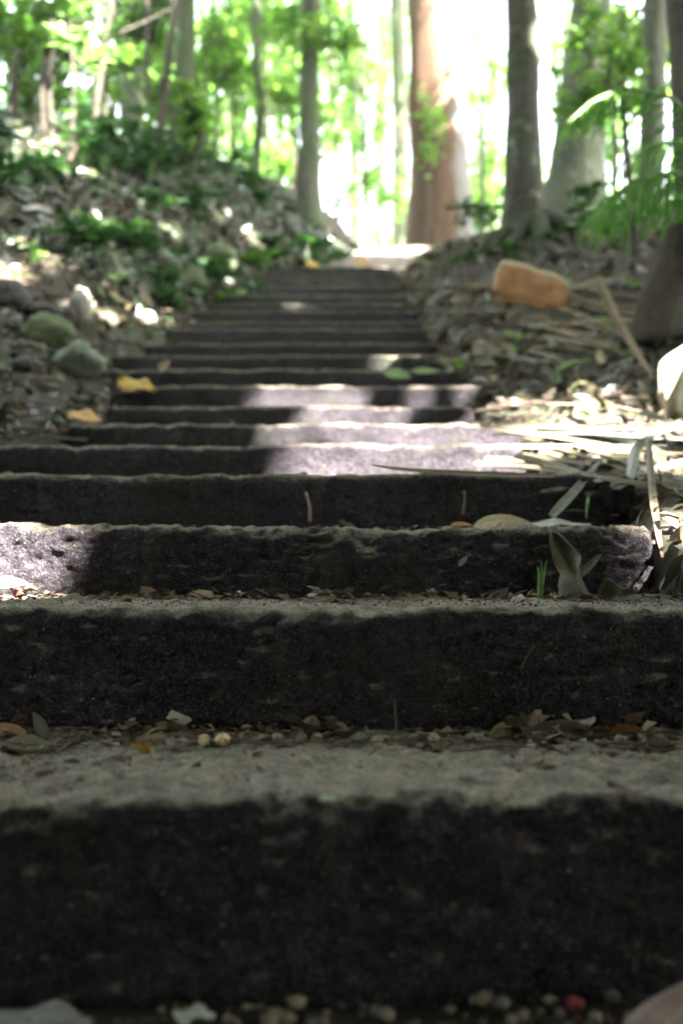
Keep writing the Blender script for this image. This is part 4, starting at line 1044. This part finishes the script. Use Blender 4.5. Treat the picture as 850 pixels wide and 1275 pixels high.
px_tube('straw', 'single pale straw standing before the second riser', 'straw', [(493, 914, 1.45), (492, 890, 1.46), (491, 871, 1.46)], 1.3, M_STRAW, taper=.4)
px_tube('straw', 'thin pale hair of straw stuck on the second riser', 'straw', [(648, 832, 1.49), (655, 818, 1.49), (665, 803, 1.49)], .7, M_STRAW)
px_tube('straw', 'short tan stalk standing at the fourth riser', 'straw', [(576, 640, 2.57), (578, 625, 2.57), (578, 611, 2.57)], 2.2, M_STRAW_B)
px_tube('straw', 'pale dead stem with a split head before the fourth riser', 'straw', [(386, 650, 2.5), (386, 632, 2.52), (381, 613, 2.54)], 2.6, M_STRAW_B)
def blades(label, px, py, d, n, h):
    t = empty('grass_tuft', P(px, py, d), label, 'grass')
    for k in range(n):
        me = leaf_mesh('blade', h * rnd.uniform(.6, 1.1), h * .09, curl=rnd.uniform(-.6, .8), fold=.3, nx=8, ny=2, seed=k)
        o = link('blade', me, M_GRASS, t)
        o.rotation_euler = (rnd.uniform(0, 6.28), -math.pi / 2 + rnd.uniform(-.25, .25), rnd.uniform(-.3, .3))
blades('green grass blades before the leaning olive leaf', 673, 752, 1.98, 4, .085)
blades('green grass blades among the broken stones', 729, 646, 2.5, 3, .06)

# ------------------------------------------------------------------ dry palm debris on the right
def strip(label, pts, w_px, mat, up=(0, -.8, .6), name='dry_frond_strip', cat='frond'):
    """long narrow dead leaflet: a folded strip along a line of photo points with depth"""
    Q = [P(a, b, rest(a, b, c, .06)) for a, b, c in pts]; B = Q[0].copy()
    V = []; n = 0
    pts2 = []
    for i in range(len(Q) - 1):
        for k in range(6): pts2.append(Q[i].lerp(Q[i + 1], k / 6))
    pts2.append(Q[-1])
    # smooth the corners
    for _ in range(3):
        pts2 = [pts2[0]] + [(pts2[i - 1] + pts2[i] * 2 + pts2[i + 1]) / 4 for i in range(1, len(pts2) - 1)] + [pts2[-1]]
    N = len(pts2); W = w_px / F * pts[0][2]; up = Vector(up)
    ph = rnd.random() * 9
    for i, p in enumerate(pts2):
        t = i / (N - 1); d = (pts2[min(i + 1, N - 1)] - pts2[max(0, i - 1)]).normalized()
        u = (up + Vector((0.5 * fb(t * 2 + ph, 0, 0), 0, .5 * fb(t * 2, ph, 0)))).normalized()
        s = d.cross(u).normalized(); nn = s.cross(d)
        w = W / 2 * (1 - .75 * t ** 3) * (.75 + .25 * min(1, t * 6))
        th = W * .10
        for a, b in ((-1, .25), (0, 0), (1, .25), (1, .25 - .2), (0, -.2), (-1, .25 - .2)):
            V.append(p + s * a * w + nn * (b * w * 1.2 + (0 if b >= 0 else -th * .1)) - B)
    fl = []
    for i in range(N - 1):
        for k in range(6):
            k2 = (k + 1) % 6; fl.append((i * 6 + k, i * 6 + k2, i * 6 + 6 + k2, i * 6 + 6 + k))
    fl += [tuple(range(6))[::-1], tuple(range((N - 1) * 6, N * 6))]
    me = bpy.data.meshes.new(name); me.from_pydata([tuple(v) for v in V], [], fl); me.update()
    o = link(name, me, mat); o.location = B
    return tag(o, label, cat, 'dry palm fronds heaped right of the steps')
strip('long grey brown stalk slanting down across the frond heap', [(590, 525, 3.45), (680, 552, 3.2), (800, 594, 2.95)], 9, M_STRAW_B)
strip('tan stalk slanting behind the long grey brown one', [(704, 518, 3.6), (750, 540, 3.4), (800, 562, 3.25)], 10, M_STRAW_B)
strip('thin tan stalk lying along the nose of the fourth step', [(690, 593, 2.60), (580, 590, 2.58), (500, 585, 2.6), (462, 579, 2.62)], 8, M_STRAW)
strip('pale stalk leaning with its lower end on the third tread', [(686, 643, 2.48), (715, 612, 2.55), (748, 572, 2.7)], 13, M_STRAW_G)
strip('broad pale strip rising to the right edge', [(764, 608, 2.75), (800, 590, 2.75), (860, 572, 2.8)], 17, M_STRAW_G)
strip('white strip curling up and over to the right', [(783, 595, 2.85), (790, 560, 2.9), (812, 540, 2.95), (860, 526, 3.0)], 13, M_STRAW_G)
strip('straw strip at the top of the heap', [(798, 512, 3.3), (830, 524, 3.2), (870, 545, 3.1)], 10, M_STRAW)
strip('straw strip low across the left of the heap', [(640, 568, 3.0), (700, 582, 2.9), (770, 604, 2.8)], 11, M_STRAW)
strip('long straw strip at the bottom of the heap', [(675, 580, 2.85), (760, 598, 2.8), (870, 612, 2.8)], 10, M_STRAW)
strip('straw strip through the middle of the heap', [(715, 553, 3.1), (780, 577, 2.95), (870, 604, 2.9)], 12, M_STRAW)
strip('bleached strip above the middle of the heap', [(735, 536, 3.3), (790, 552, 3.2), (870, 580, 3.1)], 10, M_STRAW_G)
strip('reddish brown stalk at the right end of the heap', [(790, 603, 2.8), (830, 606, 2.75), (880, 608, 2.75)], 13, M_STRAW_B)
strip('white strip flat on the bank behind the heap', [(650, 548, 3.6), (720, 562, 3.4), (790, 590, 3.2)], 14, M_STRAW_G)
strip('straw strip crossing low to the right', [(740, 600, 2.7), (800, 588, 2.75), (870, 590, 2.8)], 9, M_STRAW)
strip('thin tan strip between stalk and heap', [(660, 555, 3.3), (740, 585, 3.0), (840, 600, 2.9)], 7, M_STRAW)
strip('olive strip dangling over the end of the third step', [(806, 545, 2.75), (810, 600, 2.5), (816, 650, 2.35), (824, 694, 2.28)], 9, M_STRAW_B)
strip('dead stalk leaning on the right bank', [(742, 345, 5.0), (770, 405, 4.7), (812, 470, 4.4)], 12, M_STRAW_B)
strip('second dead stalk leaning on the right bank', [(700, 362, 5.6), (745, 350, 5.4), (790, 345, 5.2)], 9, M_STRAW_B)
strip('dead stalk crossing the litter under the brown sheath', [(560, 378, 6.8), (640, 392, 6.2), (720, 402, 5.6)], 7, M_STRAW_B)
strip('grey stalk low on the right bank', [(600, 400, 6.0), (680, 408, 5.6), (760, 430, 5.0)], 7, M_STRAW_B)
strip('tan stalk on the right bank pointing at the stump', [(690, 382, 6.0), (740, 400, 5.4), (790, 425, 4.9)], 9, M_STRAW_B)
strip('tan stalk standing beside the white sheath', [(795, 475, 4.2), (806, 500, 4.0), (812, 520, 3.9)], 8, M_STRAW_B)

for k in range(13):
    a_ = (rnd.uniform(590, 720), rnd.uniform(528, 586)); b_ = (rnd.uniform(820, 885), a_[1] + rnd.uniform(-6, 50))
    m_ = ((a_[0] + b_[0]) / 2 + rnd.uniform(-15, 15), (a_[1] + b_[1]) / 2 + rnd.uniform(-7, 3))
    strip('thin dry strip fanning out from the frond heap', [(*a_, 3.3), (*m_, 3.1), (*b_, 2.95)], rnd.uniform(5, 9), rnd.choice((M_STRAW, M_STRAW, M_STRAW_G, M_STRAW_B)))
for k in range(46):
    x0 = rnd.uniform(520, 760); y0 = rnd.uniform(345, 440) - (x0 - 640) * .05; L_ = rnd.uniform(60, 150)
    y1 = y0 + rnd.uniform(-8, 34)
    strip('thin dead stalk lying in the litter of the right bank', [(x0, y0, 7.5), (x0 + L_ * .5, (y0 + y1) / 2 - rnd.uniform(-3, 5), 7.5), (x0 + L_, y1, 7.5)], rnd.uniform(2.5, 5), rnd.choice((M_STRAW_B, M_STRAW_B, M_STRAW)))['group'] = 'dead stalks littering the right bank'

def sheath(name, label, c, w, h, Rm, mat, rim, bend, nx=22, ny=16, cat='palm sheath', shape=None, outline=None):
    """thick curved shell; Rm rotates it from its own plane (x right, z up, y away)"""
    V = []; th = .005 * w / .4
    for side in (0, 1):
        for i in range(nx + 1):
            s = i / nx * 2 - 1
            for j in range(ny + 1):
                t = j / ny * 2 - 1
                if outline:
                    q = (s + 1) / 2
                    x = (np.interp(q, outline[0], outline[1])) * w
                    z0, z1 = np.interp(q, outline[0], outline[3]), np.interp(q, outline[0], outline[2])
                    z = (z0 + (z1 - z0) * (t + 1) / 2) * w
                else:
                    hw, hh = shape(s, t) if shape else (1, 1)
                    x = s * w / 2 * hw; z = t * h / 2 * hh
                y = -bend * w * (1 - s * s) * .5 - bend * .8 * h * (t * t) * .4 + .02 * w * fb(s * 2 + w, t * 2, 4.4)
                V.append((x, y + side * th, z))
    n = (nx + 1) * (ny + 1); Fc = []; mi = []
    for i in range(nx):
        for j in range(ny):
            a = i * (ny + 1) + j; e = 1 if j >= ny - 2 else 0
            Fc.append((a, a + 1, a + ny + 2, a + ny + 1)); mi.append(e); Fc.append((n + a, n + a + ny + 1, n + a + ny + 2, n + a + 1)); mi.append(e)
    for i in range(nx):
        a = i * (ny + 1); b = a + ny + 1; Fc.append((a, b, n + b, n + a)); mi.append(0)
        a += ny; b += ny; Fc.append((a, n + a, n + b, b)); mi.append(1)
    for j in range(ny):
        Fc.append((j, n + j, n + j + 1, j + 1)); mi.append(0); a = nx * (ny + 1) + j; Fc.append((a, a + 1, n + a + 1, n + a)); mi.append(0)
    me = mesh_np(name, V, Fc, True, mat); me.materials.append(rim)
    me.polygons.foreach_set('material_index', np.array(mi, dtype=np.int32))
    o = link(name, me); o.matrix_world = Matrix.Translation(c) @ Rm
    return tag(o, label, cat)
def shp(s, t):
    q = (s + 1) / 2
    return (1 - .10 * t, .12 + .95 * q ** .42 * (1 - .48 * q ** 6) + (.05 * math.sin(s * 8 + 1) if t < 0 else 0))
OUT = ([0, .1, .2, .35, .5, .65, .78, .88, .96, 1.0],
       [-.50, -.44, -.36, -.21, -.02, .14, .28, .40, .49, .52],
       [.02, .24, .43, .42, .38, .30, .26, .20, .10, -.02],
       [-.12, -.13, -.15, -.22, -.20, -.30, -.30, -.38, -.36, -.22])
sheath('palm_sheath', 'large orange brown curled palm sheath leaning at the mossy tree roots', P(660, 357, 5.5), .37, .30, Matrix.Rotation(math.radians(-10), 4, 'X'), M_SHEATH, M_SHEATH_RIM, -.13, nx=40, ny=18, outline=OUT)
def shp2(s, t): return (1 - .8 * max(0, t) ** 1.4 - .3 * max(0, -t) ** 2 + .06 * math.sin(t * 6), 1 - .25 * s * s + .10 * math.sin(s * 9))
sheath('palm_sheath', 'white curled palm sheath standing at the right edge of the view', P(846, 462, 3.6), .15, .33, Matrix.Rotation(math.radians(14), 4, 'Y') @ Matrix.Rotation(math.radians(-35), 4, 'Z'), M_WSHEATH, M_WSHEATH, -.55, shape=shp2)

# mossy stump on the right
c = P(845, 330, 4.9)
pts = [(c.x + .05, c.y, ground_h(c.x, c.y) - .1), (c.x + .05, c.y, c.z - .25), (c.x + .06, c.y, c.z - .05), (c.x + .08, c.y, c.z + .12), (c.x + .10, c.y, c.z + .19)]
B = Vector(pts[0])
o = tube('stump', [Vector(p) - B for p in pts], [.24, .21, .185, .14, .03], B_STUMP, None, 40, .42, .09, 6, .2)
o.location = B; tag(o, 'brown mossy stump under the palm fronds at the right edge', 'stump')

# ------------------------------------------------------------------ palm > frond (rachis) > leaflets
def palm():
    base = P(905, 330, 5.0); base.z = ground_h(base.x, base.y)
    t = empty('palm', base, 'young green palm arching its fronds in from the right', 'palm')
    me_l = {}
    def frond(pts, n, ll, droop, side_bias=0.0):
        Q = [P(*q) - base for q in pts]
        r = tube('frond', Q, [.014] + [.011] * (len(Q) - 2) + [.004], M_GRASS, t, 7)
        # arc-length samples
        seg = [(Q[i + 1] - Q[i]).length for i in range(len(Q) - 1)]; tot = sum(seg)
        for k in range(n):
            f = .12 + .87 * k / (n - 1); s = f * tot
            i = 0
            while i < len(seg) - 1 and s > seg[i]: s -= seg[i]; i += 1
            p = Q[i].lerp(Q[i + 1], min(1, s / seg[i])); d = (Q[i + 1] - Q[i]).normalized()
            for sd in (-1, 1):
                L = ll * (.55 + .6 * math.sin(math.pi * min(1, f * .85 + .1))) * rnd.uniform(.85, 1.1)
                up = Vector((0, 0, 1)); s_ = d.cross(up)
                s_ = s_.normalized() if s_.length > .2 else Vector((0, -1, 0))
                dirn = (s_ * sd * .75 + d * .65 + Vector((rnd.uniform(-.08, .08), rnd.uniform(-.08, .08), -droop * .7 - rnd.uniform(-.08, .16)))).normalized()
                key = rnd.randrange(4)
                if key not in me_l:
                    me_l[key] = leaf_mesh('leaflet', .3, .021, curl=-.5 - .15 * key, fold=.3, nx=8, ny=2, th=.0008, seed=key); me_l[key].materials.append(L_FROND)
                o = link('leaflet', me_l[key], None, r)
                x = dirn; y = (up + s_ * .1).cross(x).normalized(); z = x.cross(y)
                M = Matrix((x, y, z)).transposed().to_4x4() @ Matrix.Scale(L / .3, 4); M.translation = p
                o.matrix_basis = M
    frond([(905, 250, 5.1), (880, 160, 5.0), (830, 120, 4.95), (775, 110, 4.9), (735, 128, 4.85), (704, 155, 4.8)], 24, .27, .35)
    frond([(905, 280, 4.9), (875, 225, 4.8), (835, 215, 4.8), (790, 225, 4.75), (745, 255, 4.7)], 22, .30, .4)
    frond([(905, 290, 5.1), (870, 255, 5.2), (830, 240, 5.3), (780, 250, 5.4), (740, 270, 5.5)], 20, .30, .45)
    frond([(905, 260, 5.3), (880, 200, 5.5), (850, 175, 5.6), (815, 180, 5.7), (770, 205, 5.8)], 18, .26, .45)
palm()
px_tube('bare_stem', 'thin bare stem rising behind the palm fronds', 'stem', [(790, 318, 5.0), (784, 250, 5.0), (779, 170, 5.0), (775, 120, 4.95)], 4, B_THIN)
px_tube('hanging_vine', 'dark vine hanging straight down in the top left', 'vine', [(183, -120, 8), (184, 30, 8), (183, 90, 8), (185, 136, 8)], 4, B_THIN)
px_tube('dead_branch', 'bare dark branch slanting across the top left', 'branch', [(148, 42, 7.6), (180, 28, 7.6), (215, 10, 7.6), (260, -30, 7.6)], 2.5, B_THIN)
px_tube('dead_branch', 'curved pale twig bending over the bank ferns', 'branch', [(60, 206, 8.3), (85, 202, 8.3), (95, 185, 8.3), (93, 165, 8.3)], 2.5, M_TWIG)
px_tube('dead_branch', 'thin bare branch reaching into the bright clearing', 'branch', [(425, 245, 11.6), (450, 225, 11.6), (490, 185, 11.6), (505, 160, 11.6)], 2.2, B_THIN)

# sprigs with large leaves at the left: sprig > leaf
def sprig(name, label, stem, leaves, W, mat, r_px=1.6):
    B = P(*stem[0]); t = empty(name, B, label, 'sprig')
    tube('stem', [P(*q) - B for q in stem], [rpx(2 * r_px, stem[0][2])] * (len(stem) - 1) + [.001], B_THIN, t, 6)
    for (a, b, w) in leaves:
        A_, B_ = P(*a), P(*b)
        o = link('leaf', leaf_mesh('leaf', (B_ - A_).length, W * w, fold=.15, wave=.15, curl=.2, nx=10, ny=4, seed=rnd.random() * 9), mat, t)
        place(o, A_ - B, B_ - B, (rnd.uniform(-.4, .4), -.8, .7))
d = 5.2
sprig('leafy_sprig', 'sprig of large glowing yellow green leaves at the top left', [(150, -20, d), (115, 30, d), (100, 55, d), (108, 80, d)],
      [((100, 50, d), (52, 32, d), 1), ((102, 52, d), (110, 42, d - .1), .8), ((75, 26, d), (80, 40, d), .7), ((100, 35, d), (138, 38, d), .7), ((98, 45, d), (110, 56, d), 1), ((85, 50, d), (58, 60, d), .9), ((100, 55, d), (60, 62, d), .7), ((82, 44, d), (111, 56, d), .8), ((84, 36, d), (102, 36, d), .7),
       ((108, 78, d), (113, 46, d), 1), ((110, 78, d), (142, 54, d), 1), ((112, 76, d), (136, 68, d), .9), ((112, 80, d), (133, 88, d), .9), ((110, 82, d), (122, 95, d), .9), ((108, 78, d), (95, 72, d), .8), ((120, 72, d), (145, 80, d), .8)], .05, L_FRESH)
d = 4.0
sprig('leafy_sprig', 'dark green leaf sprig poking in at the left edge', [(-40, 190, d), (-10, 165, d), (0, 155, d)],
      [((-12, 150, d), (16, 146, d), 1), ((-8, 158, d), (32, 180, d), 1.1), ((-15, 160, d), (20, 165, d), 1.0), ((-20, 175, d), (8, 215, d), 1.2), ((-10, 180, d), (4, 205, d), 1.2)], .055, L_SHRUB)

# ------------------------------------------------------------------ thin haze volume added to imitate veiling glare over the clearing
hm = bpy.data.materials.new('glare_haze'); hm.use_nodes = True
hn = hm.node_tree.nodes; hn.remove(hn['Principled BSDF'])
pv = hn.new('ShaderNodeVolumePrincipled'); pv.inputs['Color'].default_value = (0.93, 0.97, 0.93, 1); pv.inputs['Density'].default_value = 0.0009
hm.node_tree.links.new(pv.outputs[0], hn['Material Output'].inputs['Volume'])
X, Ya, Yb, Za, Zb = 901, -201, 1201, -33, 16
V = [(x, y, z) for z in (Za, Zb) for y in (Ya, Yb) for x in (-X, X)]
Fc = [(0, 2, 3, 1), (4, 5, 7, 6), (0, 1, 5, 4), (2, 6, 7, 3), (0, 4, 6, 2), (1, 3, 7, 5)]
tag(link('haze', mesh_np('haze', V, Fc, False, hm)), kind='stuff')
